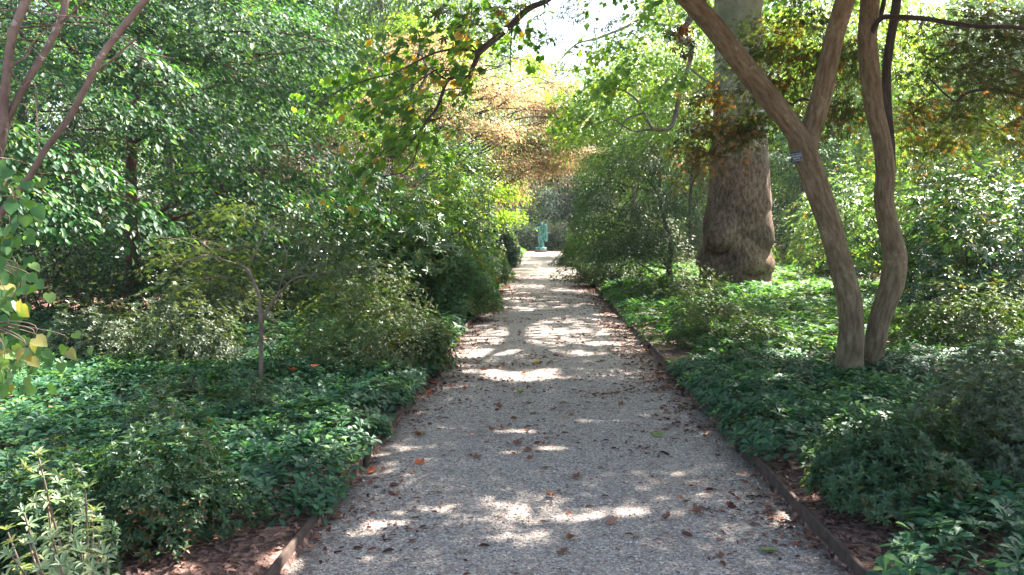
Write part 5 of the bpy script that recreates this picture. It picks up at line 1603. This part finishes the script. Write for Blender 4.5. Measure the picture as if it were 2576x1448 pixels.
for (x, y, s) in [(-2.0, 59.6, .9), (1.6, 59.6, .95), (-0.2, 60.2, 1.0), (-4.2, 58.6, 1.0), (3.6, 58.6, 1.0), (-3.2, 61, .9), (-1.2, 62, .9), (0.8, 61.5, .85), (2.8, 61, .95), (4.8, 60.5, 1), (-5.2, 60, 1.1), (-2.2, 64.5, 1.6), (0.5, 65, 1.6), (3.4, 65, 1.6), (-4.6, 65, 1.6), (6, 64, 1.6)]:
    place(PB, 1, x, y, s, CB[0], CB[1])

for p in PT + PB:
    if id(p) not in used:
        for ch in list(p.children):
            bpy.data.objects.remove(ch)
        bpy.data.objects.remove(p)

# tall pale tree behind the orange maple: leaning bare limbs against the sky
b = gp(880, 640, 42)
root = empty('tall_tree', b, 'tall leaning tree with bare dark and pale limbs above the orange maple', 'tree')
t = Tubes(); dd = 36
t.add([b - [0, 0, .2], P(890, 400, 40), P(905, 100, dd), P(935, 40, dd), P(965, -10, dd), P(990, -120, dd)], [.3, .28, .22, .2, .17, .14], 10, 4, .05); t.build('trunk', M['bark_dark'], root)
t = Tubes()
t.add([P(905, 100, dd), P(945, 70, dd), P(990, 40, dd), P(1040, 10, dd), P(1090, -40, dd)], [.16, .13, .10, .08, .06], 7, 4, .06)
t.add([P(925, 60, dd), P(938, 20, dd), P(950, -40, dd)], [.12, .09, .07], 7, 3, .06)
t.add([P(870, 200, dd + 2), P(860, 60, dd + 2), P(885, 10, dd + 2), P(900, -60, dd + 2)], [.08, .07, .06, .05], 6, 3)
t.build('branch', M['bark_grey'], root)
L = Leaves()
for c, r in [((-9, 38, 16), (3, 3, 2)), ((-5, 36, 17), (3, 3, 2)), ((-12, 40, 14), (2.5, 3, 2)), ((-4, 40, 20), (3, 3, 2))]:
    lobe(L, None, c, r, 60, 22, 0.18, 0.1, (b[0], b[1], c[2]), 1.3)
L.build('crown', M['broad'], 'rhomb', root)

b = gp(1900, 640, 46)
root = empty('tall_tree', b, 'far tree whose thin grey boughs cross the bright sky gap', 'tree')
t = Tubes(); dd = 40
t.add([b - [0, 0, .2], P(1850, 400, 44), P(1790, 200, 42), P(1700, 60, dd), P(1660, -60, dd)], [.3, .26, .2, .14, .1], 9, 4, .05); t.build('trunk', M['bark_grey'], root)
t = Tubes()
t.add([P(1750, 120, 41), P(1640, 50, dd), P(1560, 75, dd), P(1500, 98, dd), P(1450, 112, dd), P(1405, 155, dd)], [.09, .075, .065, .055, .045, .03], 6, 4, .1)
t.add([P(1770, 160, 41), P(1620, 150, dd), P(1530, 145, dd), P(1470, 175, dd), P(1400, 178, dd)], [.09, .07, .06, .06, .035], 6, 4, .1)
t.add([P(1500, 98, dd), P(1495, 70, dd), P(1510, 50, dd)], [.035, .025, .015], 5, 3)
t.add([P(1450, 112, dd), P(1475, 80, dd), P(1500, 30, dd)], [.03, .02, .012], 5, 3)
t.add([P(1500, 100, dd), P(1500, 130, dd), P(1485, 145, dd)], [.03, .02, .012], 5, 3)
t.build('branch', M['bark_grey'], root)
L = Leaves()
for q in [(1560, 60, 40, 1.6, 1.5, .5), (1640, 20, 40, 1.8, 1.5, .8), (1540, 130, 41, 1.3, 1.3, .4), (1440, 170, 41, 1.0, 1.2, .3), (1700, 60, 40, 1.8, 1.5, .8), (1600, -60, 40, 2.2, 2, 1), (1450, 30, 41, 1.5, 1.3, .5), (1490, -10, 41, 1.6, 1.3, .5), (1400, 90, 42, 1.2, 1.3, .4)]:
    lobe(L, None, P(*q[:3]), q[3:], 34, 18, 0.14, 0.08, (b[0], b[1], 12), 1.0)
L.build('crown', M['bluegreen'], 'rhomb', root)

# high canopy trees, mostly out of frame, crowns placed and thinned for their shade
def canopy(label, base, h, r0, lobes, mat, ll, n, m):
    base = np.array([base[0], base[1], float(ground_z(base[0], base[1]))])
    tree('shade_tree', label, base, base + [0, 0, h], r0, lobes, mat, 'rhomb', ll, ll * .8, 'bark_grey', n=n, m=m, slen=1.3, twigs=False, droop=0.3, keep=fleck_keep)


canopy('tall shade tree beyond the right border', (10.5, 9.5), 11, .28, [((5.4, 8.6, 8.4), (2.4, 2.4, 1.0)), ((5.2, 11.6, 8.8), (2.4, 2.4, 1.0)), ((4.6, 6.6, 7.6), (2.2, 2.0, 1.0)), ((7, 8, 8.5), (2.8, 2.8, 1.2)), ((9.5, 11, 9), (3, 3, 1.4)), ((11, 7.5, 9.5), (2.8, 2.8, 1.4)), ((6.8, 11.5, 9.5), (2.8, 2.6, 1.2)), ((9.5, 9, 11.5), (3.2, 3, 1.3))], 'planeleaf', 0.17, 70, 24)
canopy('broad tree leaning over the far half of the path from the right', (7.8, 42), 10, .25, [((4.6, 34, 9.4), (2.4, 3, 1.0)), ((4.8, 40, 9.6), (2.4, 3, 1.0)), ((4.6, 46, 9.6), (2.4, 3, 1.0)), ((5, 52, 10), (2.4, 3, 1.0)), ((7, 42, 11), (3, 3, 1.5))], 'sun_tinted', 0.17, 70, 26)  # crowns put in overhead to darken the far path
canopy('tall shade tree close to the left border', (-8.0, 6.0), 11, .25, [((-4, 13, 9), (2.5, 2.4, 1.1)), ((-1.5, 14.5, 9.5), (2.4, 2.4, 1.1)), ((-6.5, 14.5, 9.5), (2.4, 2.4, 1.2)), ((-3, 17.5, 10.5), (2.5, 2.4, 1.2)), ((-5, 7, 7.5), (2.4, 2.4, 1.2)), ((-7.5, 8, 8), (2.6, 2.6, 1.2)), ((-4.2, 10.5, 8.5), (2.4, 2.4, 1.2)), ((-9, 6, 8.5), (2.4, 2.4, 1.2)), ((-6, 10, 10), (2.8, 2.6, 1.2))], 'broad', 0.15, 60, 24)


# ------------------------------------------------------------------ sunlit air between the trees
me = bpy.data.meshes.new('haze')
hb = [(-160, -45, -1.5), (160, -45, -1.5), (160, 235, -1.5), (-160, 235, -1.5), (-160, -45, 34), (160, -45, 34), (160, 235, 34), (-160, 235, 34)]
me.from_pydata(hb, [], [(3, 2, 1, 0), (4, 5, 6, 7), (0, 1, 5, 4), (1, 2, 6, 5), (2, 3, 7, 6), (3, 0, 4, 7)])
m = bpy.data.materials.new('haze_air'); m.use_nodes = True
nt = m.node_tree; nt.nodes.clear()
out = nt.nodes.new('ShaderNodeOutputMaterial'); pv = nt.nodes.new('ShaderNodeVolumePrincipled')
pv.inputs['Color'].default_value = (0.95, 0.97, 1.0, 1)
pv.inputs['Density'].default_value = 0.0007
pv.inputs['Anisotropy'].default_value = 0.5
nt.links.new(pv.outputs[0], out.inputs['Volume'])
me.materials.append(m)
hz = bpy.data.objects.new('haze', me); COL.objects.link(hz)
tag(hz, 'thin bright haze in the air among the trees', 'haze', kind='stuff')
